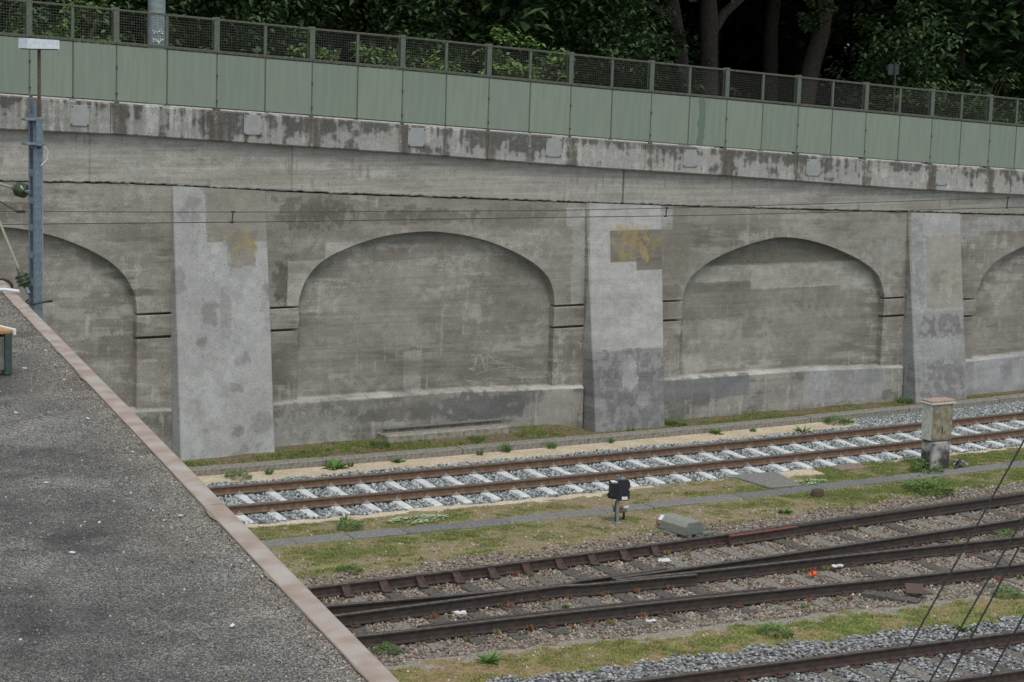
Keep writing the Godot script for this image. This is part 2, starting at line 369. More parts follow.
func wall_image() -> ImageTexture:
	var w := 2048
	var h := 512
	var data := PackedByteArray()
	data.resize(w * h * 3)
	# lines of the place, looked up once for each column
	var arch_top := PackedFloat32Array()
	arch_top.resize(w)
	var in_bay := PackedInt32Array()
	in_bay.resize(w)
	for i in w:
		var x := WX0 + (i + 0.5) / w * (WX1 - WX0)
		arch_top[i] = -9.0
		in_bay[i] = -1
		for b in 4:
			if x > BAYS[b][0] and x < BAYS[b][1]: in_bay[i] = b
			var raw := arch_of(b)
			if x > raw[0][0] and x < raw[raw.size() - 1][0]: arch_top[i] = at(raw, x)
	# repairs and stains: x0, y0, x1, y1, colour, strength, raggedness, region (r recess, f face, b buttress, p plinth, a any)
	var repairs := [
		# light render on the upper left of the first bay
		[-6.95, 4.35, -5.3, 5.05, Vector3(88, 82, 70), 0.8, 0.5, "f"], [-7.0, 2.9, -6.4, 3.9, Vector3(86, 79, 67), 0.85, 0.4, "f"],
		[-6.9, 3.95, -6.0, 4.3, Vector3(142, 140, 132), 0.5, 0.4, "f"],
		[-5.3, 4.45, -2.2, 4.75, Vector3(92, 86, 75), 0.65, 0.5, "f"], [-2.4, 4.3, -0.6, 4.8, Vector3(98, 92, 82), 0.6, 0.6, "f"],
		# brown part of the left buttress and its yellow lichen
		[-8.42, 4.2, -7.12, 5.3, Vector3(124, 119, 105), 0.9, 0.03, "b"], [-8.02, 3.72, -7.4, 4.4, Vector3(126, 121, 107), 0.9, 0.06, "b"],
		[-7.9, 4.02, -7.42, 4.36, Vector3(148, 130, 90), 0.55, 0.9, "b"],
		[-8.6, 2.55, -8.25, 3.15, Vector3(116, 116, 114), 0.75, 0.5, "b"], [-8.2, 2.3, -7.95, 3.45, Vector3(122, 122, 120), 0.6, 0.6, "b"], [-8.7, 2.2, -8.45, 2.5, Vector3(112, 112, 110), 0.7, 0.5, "b"],
		[-8.35, 3.3, -7.95, 4.2, Vector3(166, 170, 170), 0.6, 0.4, "b"], [-8.0, 1.32, -7.75, 1.52, Vector3(112, 112, 108), 0.7, 0.5, "b"], [-8.05, 0.45, -7.75, 0.72, Vector3(110, 109, 106), 0.7, 0.5, "b"],
		# the middle buttress: pale render above, a brown window with lichen in it, dark mottled foot
		[-0.2, 4.32, 0.27, 4.72, Vector3(156, 156, 152), 1.0, 0.01, "f"], [-0.02, 2.66, 0.3, 4.4, Vector3(148, 147, 142), 1.0, 0.02, "f"],
		[0.22, -0.3, 2.3, 4.82, Vector3(158, 159, 156), 1.0, 0.0, "b"], [2.22, 4.2, 2.56, 4.72, Vector3(150, 150, 146), 0.9, 0.01, "f"],
		[0.86, 3.55, 2.26, 4.22, Vector3(102, 95, 82), 0.95, 0.01, "b"], [1.53, 3.36, 2.26, 3.62, Vector3(98, 92, 80), 0.95, 0.01, "b"],
		[0.9, 3.6, 1.85, 4.26, Vector3(146, 128, 84), 0.65, 0.9, "b"], [1.95, 3.8, 2.18, 4.1, Vector3(138, 118, 76), 0.5, 0.6, "b"],
		[0.22, -0.3, 2.4, 1.66, Vector3(128, 129, 129), 0.95, 0.04, "b"], [0.35, -0.1, 2.25, 1.6, Vector3(96, 97, 98), 0.75, 0.9, "b"], [1.05, 0.75, 1.5, 1.5, Vector3(158, 160, 159), 0.7, 0.5, "b"], [1.45, 0.4, 1.85, 0.75, Vector3(158, 160, 158), 0.6, 0.5, "b"],
		# right of the middle buttress, brown
		[2.26, 2.95, 3.1, 4.2, Vector3(112, 105, 91), 0.7, 0.3, "f"], [2.26, 2.66, 2.9, 3.0, Vector3(94, 88, 76), 0.6, 0.3, "f"],
		# second recess: dark head, pale bands, pale block
		[2.9, 3.36, 8.8, 4.1, Vector3(96, 90, 79), 0.85, 0.03, "r"], [3.0, 2.98, 5.0, 3.33, Vector3(148, 146, 138), 0.9, 0.02, "r"], [4.93, 2.78, 8.8, 3.33, Vector3(150, 148, 140), 0.9, 0.02, "r"],
		[3.2, 2.72, 5.0, 2.98, Vector3(104, 98, 86), 0.7, 0.2, "r"], [3.1, 1.0, 4.75, 2.15, Vector3(148, 146, 137), 0.75, 0.04, "r"], [4.75, 1.9, 7.6, 2.35, Vector3(138, 136, 128), 0.5, 0.4, "r"],
		[5.2, 1.2, 5.7, 1.9, Vector3(146, 144, 136), 0.5, 0.5, "r"], [6.5, 2.35, 6.9, 2.75, Vector3(136, 133, 124), 0.6, 0.05, "r"],
		# second spandrel, pale wedge
		[7.95, 2.95, 9.4, 3.95, Vector3(142, 140, 132), 0.55, 0.25, "f"], [8.6, 3.2, 9.4, 4.5, Vector3(138, 136, 129), 0.6, 0.15, "f"],
		# right buttress and the band beside it
		[9.3, 2.4, 9.85, 4.5, Vector3(150, 153, 154), 0.9, 0.04, "b"], [9.85, 2.2, 11.05, 3.9, Vector3(136, 131, 118), 0.85, 0.04, "b"], [9.85, 3.9, 11.1, 4.25, Vector3(150, 153, 154), 0.85, 0.05, "b"],
		[10.0, 2.55, 10.6, 3.1, Vector3(110, 106, 98), 0.6, 0.5, "b"], [10.25, 2.45, 10.75, 3.0, Vector3(158, 152, 134), 0.6, 0.5, "b"],
		[9.3, -0.3, 11.3, 2.1, Vector3(138, 139, 139), 0.9, 0.05, "b"], [9.6, 1.45, 11.1, 2.05, Vector3(98, 98, 98), 0.75, 0.8, "b"], [9.6, -0.1, 11.1, 1.45, Vector3(100, 100, 100), 0.7, 0.95, "b"], [9.4, 2.2, 9.8, 4.4, Vector3(112, 114, 116), 0.6, 0.9, "b"], [9.6, 0.9, 11.0, 1.5, Vector3(164, 167, 169), 0.6, 0.9, "b"],
		[11.0, 3.85, 11.7, 4.22, Vector3(148, 151, 152), 0.85, 0.03, "f"], [11.6, 3.95, 14.2, 4.3, Vector3(148, 151, 152), 0.85, 0.04, "f"],
		# first recess
		[-3.92, 1.0, -3.52, 1.84, Vector3(146, 145, 138), 0.9, 0.03, "r"], [-6.4, 1.0, -4.2, 1.35, Vector3(136, 132, 122), 0.5, 0.5, "r"], [-2.5, 2.35, -2.1, 2.75, Vector3(142, 140, 132), 0.6, 0.4, "r"],
		[-6.3, 2.0, -3.2, 2.35, Vector3(132, 129, 120), 0.5, 0.45, "r"], [-4.7, 3.1, -3.6, 3.6, Vector3(128, 125, 116), 0.4, 0.5, "r"], [-4.3, 1.3, -2.9, 1.7, Vector3(102, 97, 86), 0.5, 0.5, "r"], [-2.9, 1.1, -0.5, 1.7, Vector3(106, 101, 92), 0.6, 0.4, "r"],
		[-1.9, 3.2, -0.6, 3.8, Vector3(92, 87, 77), 0.5, 0.4, "r"],
		# left recess
		[-12.5, 1.0, -9.7, 2.1, Vector3(136, 134, 125), 0.55, 0.3, "r"], [-11.4, 2.3, -10.3, 3.0, Vector3(128, 125, 117), 0.5, 0.5, "r"], [-10.72, 2.4, -10.62, 3.0, Vector3(164, 163, 158), 0.7, 0.4, "r"],
		[-10.9, 3.2, -10.2, 4.4, Vector3(130, 126, 116), 0.4, 0.5, "f"],
		# plinth
		[-3.3, 0.25, -0.9, 0.95, Vector3(84, 86, 88), 0.75, 0.3, "p"], [-0.9, -0.2, 0.3, 0.9, Vector3(146, 142, 131), 0.7, 0.12, "p"], [-5.6, 0.45, -3.2, 0.75, Vector3(86, 80, 70), 0.7, 0.4, "p"], [-7.0, 0.1, -4.8, 0.8, Vector3(122, 122, 118), 0.5, 0.5, "p"],
		[2.3, 0.42, 4.82, 0.9, Vector3(108, 111, 116), 0.85, 0.05, "p"], [6.4, 0.1, 8.8, 0.92, Vector3(146, 149, 152), 0.75, 0.05, "p"], [8.2, 0.45, 8.8, 0.9, Vector3(116, 118, 120), 0.6, 0.3, "p"], [4.9, -0.1, 6.3, 0.4, Vector3(138, 134, 124), 0.5, 0.3, "p"],
		[11.1, -0.3, 16.0, 0.95, Vector3(150, 153, 157), 0.85, 0.06, "p"], [12.6, 0.3, 13.0, 0.8, Vector3(110, 112, 116), 0.6, 0.5, "p"],
		# pale render beside the first arch, weathered front of its plinth
		[-5.84, 3.6, -4.7, 4.13, Vector3(156, 153, 144), 0.95, 0.02, "f"], [-6.66, 2.88, -5.84, 3.78, Vector3(156, 153, 144), 0.95, 0.02, "f"],
		[-7.0, 0.5, -1.0, 0.98, Vector3(98, 97, 93), 0.6, 0.7, "p"], [-6.6, 0.0, -5.2, 0.7, Vector3(162, 162, 158), 0.4, 0.8, "p"],
		# band over the arches
		[-12.4, 5.7, -10.0, 6.2, Vector3(150, 149, 143), 0.4, 0.4, "u"], [-8.6, 5.3, -6.2, 5.55, Vector3(126, 117, 100), 0.5, 0.5, "u"], [-10.0, 5.5, -9.5, 6.2, Vector3(150, 150, 146), 0.5, 0.4, "u"],
		[9.0, 4.5, 10.4, 4.75, Vector3(136, 126, 108), 0.5, 0.4, "u"], [11.0, 4.3, 13.5, 4.6, Vector3(126, 118, 102), 0.4, 0.4, "u"],
	]
	var n := noise_a
	for i in w:
		var x := WX0 + (i + 0.5) / w * (WX1 - WX0)
		var crack := at(CRACK, x)
		var cope := at(COPE_BOTTOM, x)
		var top := at(COPE_TOP, x)
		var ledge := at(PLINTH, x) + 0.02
		var near_post := 9.0
		for k in range(0, POSTS.size(), 2): near_post = minf(near_post, absf(x - POSTS[k] - 0.04))
		var here := []
		for r in repairs:
			if i == 0 and r[4].x - r[4].z < 45.0:
				r[4].y += (r[4].x - r[4].y) * 0.5
				r[4].z += (r[4].x - r[4].z) * 0.3
			if x > r[0] - 0.1 and x < r[2] + 0.1: here.append(r)
		var joint := false
		for jx in [-10.72, -6.62, 1.19]:
			if absf(x - jx) < 0.022: joint = true
		for j in h:
			var y := WY1 - (j + 0.5) / h * (WY1 - WY0)
			if y > top + 0.1: continue
			# grain that every part of the wall shares
			var g1 := n.get_noise_2d(x * 9.0, y * 9.0)
			var g2 := n.get_noise_2d(x * 60.0 + 400.0, y * 60.0)
			var g3 := noise_b.get_noise_2d(x * 1.8 + 70.0, y * 3.4)
			var boards := n.get_noise_2d(x * 0.7, y * 26.0 + 900.0) * 0.65 + n.get_noise_2d(x * 1.6, y * 60.0 + 300.0) * 0.35
			var drip := n.get_noise_2d(x * 15.0, y * 1.3 - 300.0)
			var yy := y + 0.035 * x
			var streak := n.get_noise_2d(x * 1.3 + 40.0, yy * 7.0) * 0.8 + 0.45 * n.get_noise_2d(x * 4.0, yy * 34.0)
			var m1 := smoothstep(-0.15, 0.3, noise_b.get_noise_2d(x * 0.75 + 11.0, y * 1.1 + 5.0) + g1 * 0.15)
			var m2 := smoothstep(-0.1, 0.35, noise_b.get_noise_2d(x * 0.7 - 31.0, y * 1.0 + 25.0) + g1 * 0.15)
			var g4 := n.get_noise_2d(x * 150.0, y * 150.0 + 77.0)
			var fine := g1 * 0.35 + g2 * 0.28
			var region := "f"
			var c := Vector3(127, 122, 111)
			if y > cope - 0.005:
				region = "c"
				c = Vector3(148, 147, 142)
				# dark runs of dirt below the fence posts and along the upper edge
				var t := clampf((y - cope) / (top - cope), 0.0, 1.0)
				var run := smoothstep(0.17, 0.09, near_post + g1 * 0.05)
				var soot := smoothstep(0.0, 0.45, drip * 0.38 + fine * 0.6 + g1 * 0.35 + g3 * 0.7 + boards * 0.25 + (t - 0.5) * 0.55 + n.get_noise_2d(x * 0.5, 40.0) * 0.5)
				var left := smoothstep(-3.0, -13.0, x + g3 * 6.0) * 0.3
				c = c.lerp(Vector3(66, 65, 62), clampf(soot * 0.78 + left * (0.6 + drip), 0.0, 0.9))
				c = c.lerp(Vector3(84, 77, 68), run * (0.75 + drip * 0.3))
				c = c.lerp(Vector3(176, 176, 172), smoothstep(0.2, 0.42, fine - drip * 0.5 - g3 * 0.4) * 0.5)
				c += Vector3.ONE * boards * 12.0
			elif y > crack:
				region = "u"
				c = Vector3(148, 145, 136) + Vector3.ONE * (boards * 24.0 + g3 * 8.0)
				c = c.lerp(Vector3(168, 166, 158), smoothstep(0.12, 0.36, streak + fine) * 0.5 * m1)
				c = c.lerp(Vector3(114, 109, 99), smoothstep(0.16, 0.4, fine - streak) * 0.5 * m2)
				var wet := smoothstep(0.25, 0.62, drip * 0.5 + g3 * 0.6)
				c = c.lerp(Vector3(112, 107, 97), wet * 0.6)
				if joint: c = c.lerp(Vector3(86, 84, 80), 0.85 if x > 0.0 else 0.35)
			else:
				var b := in_bay[i]
				if b < 0:
					region = "b"
					c = Vector3(152, 154, 153) + Vector3.ONE * (g3 * 9.0 + boards * 4.0)
					c = c.lerp(Vector3(120, 121, 120), smoothstep(0.2, 0.45, noise_c.get_noise_2d(x * 4.0, y * 3.4) + g1 * 0.35 + g2 * 0.15) * 0.7)
					c = c.lerp(Vector3(166, 169, 169), smoothstep(0.1, 0.5, noise_c.get_noise_2d(x * 2.4 + 77.0, y * 1.2) + g1 * 0.3) * 0.5)
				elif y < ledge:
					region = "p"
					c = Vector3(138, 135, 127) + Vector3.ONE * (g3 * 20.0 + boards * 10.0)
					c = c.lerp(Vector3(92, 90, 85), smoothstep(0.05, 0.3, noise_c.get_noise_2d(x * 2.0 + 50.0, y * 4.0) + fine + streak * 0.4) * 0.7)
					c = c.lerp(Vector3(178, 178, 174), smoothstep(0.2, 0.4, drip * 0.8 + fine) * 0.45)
					if y > ledge - 0.085: c = Vector3(156, 154, 147) + Vector3.ONE * (g3 * 22.0 + streak * 30.0)  # ledge painted paler: weathered cement plus the sky light its slope catches
				elif y < arch_top[i]:
					region = "r"
					c = Vector3(126, 121, 110) + Vector3.ONE * (g3 * 16.0 + boards * 16.0 + noise_b.get_noise_2d(x * 0.7, y * 1.2 + 55.0) * 16.0)
					c = c.lerp(Vector3(154, 151, 142), smoothstep(0.1, 0.34, streak + fine + g3 * 0.3) * 0.65 * m1)
					c = c.lerp(Vector3(94, 89, 78), smoothstep(0.08, 0.36, fine - streak + noise_c.get_noise_2d(x * 1.3 - 30.0, y * 4.0) * 0.5) * 0.6 * m2)
					c = c.lerp(Vector3(168, 166, 158), smoothstep(0.42, 0.55, drip + fine * 0.8) * 0.4 * m2)
				else:
					c = Vector3(131, 126, 115) + Vector3.ONE * (g3 * 16.0 + boards * 14.0 + noise_b.get_noise_2d(x * 0.7 + 20.0, y * 1.2) * 14.0)
					c = c.lerp(Vector3(158, 156, 148), smoothstep(0.1, 0.36, streak * 0.8 + fine + noise_c.get_noise_2d(x * 1.8 + 19.0, y * 2.6) * 0.5) * 0.6 * m1)
					c = c.lerp(Vector3(93, 87, 75), smoothstep(0.1, 0.36, fine - streak * 0.7 + noise_c.get_noise_2d(x * 1.1 - 80.0, y * 3.0) * 0.7) * 0.75 * m2)
					c = c.lerp(Vector3(164, 163, 157), smoothstep(0.34, 0.5, drip + fine * 0.8) * 0.4 * m1)
			c.y += (c.x - c.y) * 0.44
			c.z += (c.x - c.z) * 0.33
			for r in here:
				if y < r[1] - 0.1 or y > r[3] + 0.1: continue
				if r[7] != "a" and r[7] != region: continue
				var rag: float = r[6]
				var inside: float
				if rag < 0.1:
					var e := g1 * rag
					inside = 1.0 if x + e > r[0] and x + e < r[2] and y + e > r[1] and y + e < r[3] else 0.0
					inside *= clampf(0.9 + 0.4 * g3 + 0.5 * fine, 0.5, 1.0)
				else:
					# a blotch with a broken outline
					var u: float = (x - r[0]) / (r[2] - r[0]) * 2.0 - 1.0
					var v: float = (y - r[1]) / (r[3] - r[1]) * 2.0 - 1.0
					var e2 := 1.0 - sqrt(u * u * u * u + v * v * v * v) + g1 * rag * 2.6 + g2 * rag * 1.5 + g3 * rag * 1.0 + drip * rag * 0.6
					inside = smoothstep(0.1, 0.55, e2)
				c = c.lerp(r[4] + Vector3.ONE * (g3 * 9.0 + streak * 14.0), clampf(inside * r[5], 0.0, 1.0))
			# pits and specks
			c += Vector3.ONE * (g2 * 17.0 + g1 * 10.0 + g4 * 13.0)
			if g4 < -0.5 and g2 < -0.1: c *= 0.8
			var o := (j * w + i) * 3
			data[o] = int(clampf(c.x, 0, 255)); data[o + 1] = int(clampf(c.y, 0, 255)); data[o + 2] = int(clampf(c.z, 0, 255))
	var im := Image.create_from_data(w, h, false, Image.FORMAT_RGB8, data)
	# the scratched lettering low in the first recess
	var strokes := [
		[[471, 356], [474, 354], [476, 360], [473, 368], [469, 369], [475, 370], [477, 356], [480, 355], [483, 362], [486, 371]],
		[[479, 354], [484, 358], [482, 362]], [[476, 359], [501, 357]], [[487.5, 354], [487.5, 370]], [[488, 354], [494, 360], [503, 363], [513, 365]], [[478, 365], [490, 363], [502, 364]],
		[[476, 374], [488, 370], [503, 367], [514, 366.5], [526, 369]], [[465, 380], [478, 382], [490, 378], [510, 380]], [[519, 377], [527, 377]], [[523, 377], [523, 383]], [[471, 342], [484, 342]]]
	for s in strokes:
		for k in s.size() - 1:
			for q in 40:
				var px := lerpf(s[k][0], s[k + 1][0], q / 39.0)
				var py := lerpf(s[k][1], s[k + 1][1], q / 39.0)
				# photograph pixel to metres on the recess, near this place only
				var mx := -2.108 + (px - 480.0) * 0.0243 + (py - 365.0) * 0.0008
				var my := 1.447 - (py - 365.0) * 0.0212 - (px - 480.0) * 0.00135
				var ix := int((mx - WX0) / (WX1 - WX0) * w)
				var iy := int((WY1 - my) / (WY1 - WY0) * h)
				if n.get_noise_2d(px * 11.0, py * 11.0) > -0.32:
					im.set_pixel(ix, iy, im.get_pixel(ix, iy).lerp(Color8(164, 157, 145), 0.5))
	return ImageTexture.create_from_image(im)

func wall_material() -> StandardMaterial3D:
	var m := StandardMaterial3D.new()
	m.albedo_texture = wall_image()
	m.roughness = 0.92
	m.texture_repeat = false
	return m

# ---------------------------------------------------------------- retaining wall
func wall_box(x0: float, x1: float, yb0: float, yb1: float, yt0: float, yt1: float, z0: float, z1: float, b := 0.012) -> ArrayMesh:
	# block on the wall with sloping bed and top, front edges chamfered; z1 is the front
	var st := tool()
	var f := [Vector3(x0 + b, yb0 + b, z1), Vector3(x1 - b, yb1 + b, z1), Vector3(x1 - b, yt1 - b, z1), Vector3(x0 + b, yt0 - b, z1)]
	var m := [Vector3(x0, yb0, z1 - b), Vector3(x1, yb1, z1 - b), Vector3(x1, yt1, z1 - b), Vector3(x0, yt0, z1 - b)]
	var k := [Vector3(x0, yb0, z0), Vector3(x1, yb1, z0), Vector3(x1, yt1, z0), Vector3(x0, yt0, z0)]
	wall_quad(st, f[0], f[3], f[2], f[1])
	for i in 4:
		var j := (i + 1) % 4
		wall_quad(st, m[i], f[i], f[j], m[j])
		wall_quad(st, k[i], m[i], m[j], k[j], 0.3)
	wall_quad(st, k[0], k[1], k[2], k[3])
	return done(st)

func build_wall() -> void:
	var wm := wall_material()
	var wall := thing("retaining_wall", "long grey concrete retaining wall with blind arches below the green fence", "wall", Vector3.ZERO)
	for b in 4:
		var bay: Array = BAYS[b]
		var arch := dense_arch(b)
		var xa: float = arch[0].x
		var xb: float = arch[arch.size() - 1].x
		var g := 0.048
		# plinth with a weathered slope on top, in one piece for each bay
		var st := tool()
		var n := 24
		for i in n:
			var x0 := lerpf(bay[0], bay[1], float(i) / n)
			var x1 := lerpf(bay[0], bay[1], float(i + 1) / n)
			var p0 := at(PLINTH, x0)  # flange with its highlight painted in
			var p1 := at(PLINTH, x1)
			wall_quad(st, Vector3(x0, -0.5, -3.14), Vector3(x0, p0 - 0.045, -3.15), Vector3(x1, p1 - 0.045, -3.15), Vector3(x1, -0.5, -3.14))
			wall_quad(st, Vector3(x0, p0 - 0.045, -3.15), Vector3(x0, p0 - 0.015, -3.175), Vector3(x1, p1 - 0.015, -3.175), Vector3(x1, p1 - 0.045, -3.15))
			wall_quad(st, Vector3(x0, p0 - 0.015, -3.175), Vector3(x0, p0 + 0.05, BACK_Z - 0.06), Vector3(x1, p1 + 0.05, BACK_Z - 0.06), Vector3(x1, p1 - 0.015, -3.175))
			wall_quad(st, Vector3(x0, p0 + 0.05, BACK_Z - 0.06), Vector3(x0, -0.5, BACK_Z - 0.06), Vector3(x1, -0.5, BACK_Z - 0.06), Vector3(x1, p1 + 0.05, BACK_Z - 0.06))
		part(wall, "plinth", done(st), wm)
		# back of the blind arch
		st = tool()
		var lo := minf(at(PLINTH, bay[0]), at(PLINTH, bay[1])) - 0.1
		for i in n:
			var x0 := lerpf(bay[0] - 0.1, bay[1] + 0.1, float(i) / n)
			var x1 := lerpf(bay[0] - 0.1, bay[1] + 0.1, float(i + 1) / n)
			var t0 := at(CRACK, x0) - 0.05
			var t1 := at(CRACK, x1) - 0.05
			wall_quad(st, Vector3(x0, lo, BACK_Z), Vector3(x0, t0, BACK_Z), Vector3(x1, t1, BACK_Z), Vector3(x1, lo, BACK_Z))
			wall_quad(st, Vector3(x0, lo, BACK_Z - 0.3), Vector3(x0, t0, BACK_Z - 0.3), Vector3(x1, t1, BACK_Z - 0.3), Vector3(x1, lo, BACK_Z - 0.3))
		part(wall, "recess_panel", done(st), wm)
		# piers: shaft and impost block either side of the arch, with open joints
		for s in 2:
			var px0: float = bay[0] - 0.06 if s == 0 else xb
			var px1: float = xa if s == 0 else bay[1] + 0.06
			var up: float = bay[2] if s == 0 else bay[4]
			var low: float = bay[3] if s == 0 else bay[5]
			var ex := 0.012
			part(wall, "pier_shaft", wall_box(px0, px1, at(PLINTH, px0) - 0.02, at(PLINTH, px1) - 0.02, low - g * 0.5, low - g * 0.5, BACK_Z - 0.02, WALL_Z), wm)
			part(wall, "impost_block", wall_box(px0 - (ex if s == 1 else 0.0), px1 + (ex if s == 0 else 0.0), low + g * 0.5, low + g * 0.5, up - g * 0.5, up - g * 0.5, BACK_Z - 0.02, WALL_Z + ex), wm)
		# spandrel with the arch cut out of it
		st = tool()
		var edge := []
		edge.append(Vector2(bay[0] - 0.06, bay[2] + g * 0.5))
		edge.append(Vector2(xa, bay[2] + g * 0.5))
		for q in arch:
			var yy := maxf(q.y, (bay[2] if q.x < (xa + xb) * 0.5 else bay[4]) + g * 0.5)
			edge.append(Vector2(q.x, yy))
		edge.append(Vector2(xb, bay[4] + g * 0.5))
		edge.append(Vector2(bay[1] + 0.06, bay[4] + g * 0.5))
		for i in edge.size() - 1:
			var a: Vector2 = edge[i]
			var c: Vector2 = edge[i + 1]
			var ca := at(CRACK, a.x) - 0.02 + noise_c.get_noise_2d(a.x * 30.0, 3.0) * 0.02
			var cc := at(CRACK, c.x) - 0.02 + noise_c.get_noise_2d(c.x * 30.0, 3.0) * 0.02
			if c.x - a.x > 0.0001:
				wall_quad(st, Vector3(a.x, a.y, WALL_Z), Vector3(a.x, ca, WALL_Z), Vector3(c.x, cc, WALL_Z), Vector3(c.x, c.y, WALL_Z))
				wall_quad(st, Vector3(a.x, ca, WALL_Z), Vector3(a.x, ca, BACK_Z - 0.02), Vector3(c.x, cc, BACK_Z - 0.02), Vector3(c.x, cc, WALL_Z))
			wall_quad(st, Vector3(a.x, a.y, WALL_Z), Vector3(c.x, c.y, WALL_Z), Vector3(c.x, c.y, BACK_Z - 0.02), Vector3(a.x, a.y, BACK_Z - 0.02), 0.4)
		part(wall, "spandrel", done(st), wm)
	# battered buttresses between the bays
	var buttresses := [[-9.08, -7.16, -9.07, -7.1], [0.27, 2.23, 0.40, 2.2], [9.33, 10.98, 9.49, 11.12]]
	for q in buttresses:
		var st := tool()
		var rows := 20
		for k in rows:
			var t0 := float(k) / rows
			var t1 := float(k + 1) / rows
			var ring := []
			for t in [t0, t1]:
				var xl := lerpf(q[2], q[0], t)
				var xr := lerpf(q[3], q[1], t)
				var zz := lerpf(-2.66, -3.205, t)
				var yl := lerpf(-0.4, at(CRACK, xl) - 0.015, t)
				var yr := lerpf(-0.4, at(CRACK, xr) - 0.015, t)
				var w := 0.012 * noise_c.get_noise_2d(xl * 7.0, yl * 9.0)
				ring.append([Vector3(xl, yl, BACK_Z - 0.1), Vector3(xl + w * 0.4, yl, zz - 0.02), Vector3(xl + 0.02, yl, zz), Vector3(xr - 0.02, yr, zz), Vector3(xr + w * 0.4, yr, zz - 0.02), Vector3(xr, yr, BACK_Z - 0.1)])
			for i in 5:
				wall_quad(st, ring[0][i], ring[1][i], ring[1][i + 1], ring[0][i + 1], 0.0 if i == 2 else (-0.25 if i < 2 else 0.25))
			if k == rows - 1:
				wall_quad(st, ring[1][0], ring[1][1], ring[1][4], ring[1][5])
				wall_quad(st, ring[1][1], ring[1][2], ring[1][3], ring[1][4])
		var bt := part(wall, "buttress", done(st), wm)
		bt.set_meta("label", ["broad pale buttress with a brown corner patch", "buttress pale above with a dark mottled foot", "mottled blue grey buttress with a pale left strip"][buttresses.find(q)])
	# band over the arches, its lower edge broken along the crack
	var st2 := tool()
	var prev := []
	var x := -18.5
	while x < 19.5:
		var y0 := at(CRACK, x) + 0.004 + noise_c.get_noise_2d(x * 25.0, 88.0) * 0.03
		var y1 := at(COPE_BOTTOM, x) + 0.03
		var col := [Vector3(x, y0, BACK_Z - 0.05), Vector3(x, y0, WALL_Z + 0.018), Vector3(x, y0 + 0.02, WALL_Z + 0.03), Vector3(x, y1, WALL_Z + 0.03)]
		if prev:
			for i in 3: wall_quad(st2, prev[i], prev[i + 1], col[i + 1], col[i])
		prev = col
		x += 0.045
	part(wall, "upper_band", done(st2), wm)
	# solid core behind
	var core := tool()
	var k2 := 40
	for i in k2:
		var x0 := lerpf(-18.5, 19.5, float(i) / k2)
		var x1 := lerpf(-18.5, 19.5, float(i + 1) / k2)
		wall_quad(core, Vector3(x0, -0.4, BACK_Z - 0.32), Vector3(x0, at(COPE_BOTTOM, x0), BACK_Z - 0.32), Vector3(x1, at(COPE_BOTTOM, x1), BACK_Z - 0.32), Vector3(x1, -0.4, BACK_Z - 0.32))
		wall_quad(core, Vector3(x0, -0.4, BACK_Z - 0.9), Vector3(x0, at(COPE_BOTTOM, x0), BACK_Z - 0.9), Vector3(x1, at(COPE_BOTTOM, x1), BACK_Z - 0.9), Vector3(x1, -0.4, BACK_Z - 0.9))
		wall_quad(core, Vector3(x0, at(COPE_BOTTOM, x0), BACK_Z - 0.9), Vector3(x0, at(COPE_BOTTOM, x0), WALL_Z), Vector3(x1, at(COPE_BOTTOM, x1), WALL_Z), Vector3(x1, at(COPE_BOTTOM, x1), BACK_Z - 0.9))
	part(wall, "wall_core", done(core), wm)
	# coping beam in lengths, a fine joint between them
	var joints := [-18.5, -14.3, -10.38, -6.3, -2.3, 1.62, 5.8, 9.85, 13.6, 19.5]
	for j in joints.size() - 1:
		var c := tool()
		var m := 10
		var last := []
		for i in m + 1:
			var xx := lerpf(joints[j] + 0.006, joints[j + 1] - 0.006, float(i) / m)
			var yb := at(COPE_BOTTOM, xx)
			var yt := at(COPE_TOP, xx)
			var ring := [Vector3(xx, yb, -3.9), Vector3(xx, yb, -3.06), Vector3(xx, yb + 0.02, -3.04), Vector3(xx, yt - 0.025, -3.04), Vector3(xx, yt, -3.065), Vector3(xx, yt + 0.01, -3.9)]
			if last:
				for k in 5: wall_quad(c, last[k], last[k + 1], ring[k + 1], ring[k])
			else: wall_quad(c, ring[0], ring[2], ring[3], ring[5])
			last = ring
		wall_quad(c, last[0], last[2], last[3], last[5])
		part(wall, "coping_beam", done(c), wm)
	# coping top seen below the panels, its colour paled for sky light
	var cap := tool()
	for i in 40:
		var x0 := lerpf(-18.4, 19.4, i / 40.0)
		var x1 := lerpf(-18.4, 19.4, (i + 1) / 40.0)
		var a := at(COPE_TOP, x0) + 0.008
		var b := at(COPE_TOP, x1) + 0.008
		quad(cap, Vector3(x0, a, -3.1), Vector3(x0, a + 0.01, -3.9), Vector3(x1, b + 0.01, -3.9), Vector3(x1, b, -3.1))
		quad(cap, Vector3(x0, a - 0.02, -3.1), Vector3(x0, a, -3.1), Vector3(x1, b, -3.1), Vector3(x1, b - 0.02, -3.1))
	part(wall, "lit_coping_top", done(cap), mats.lit_coping_top)
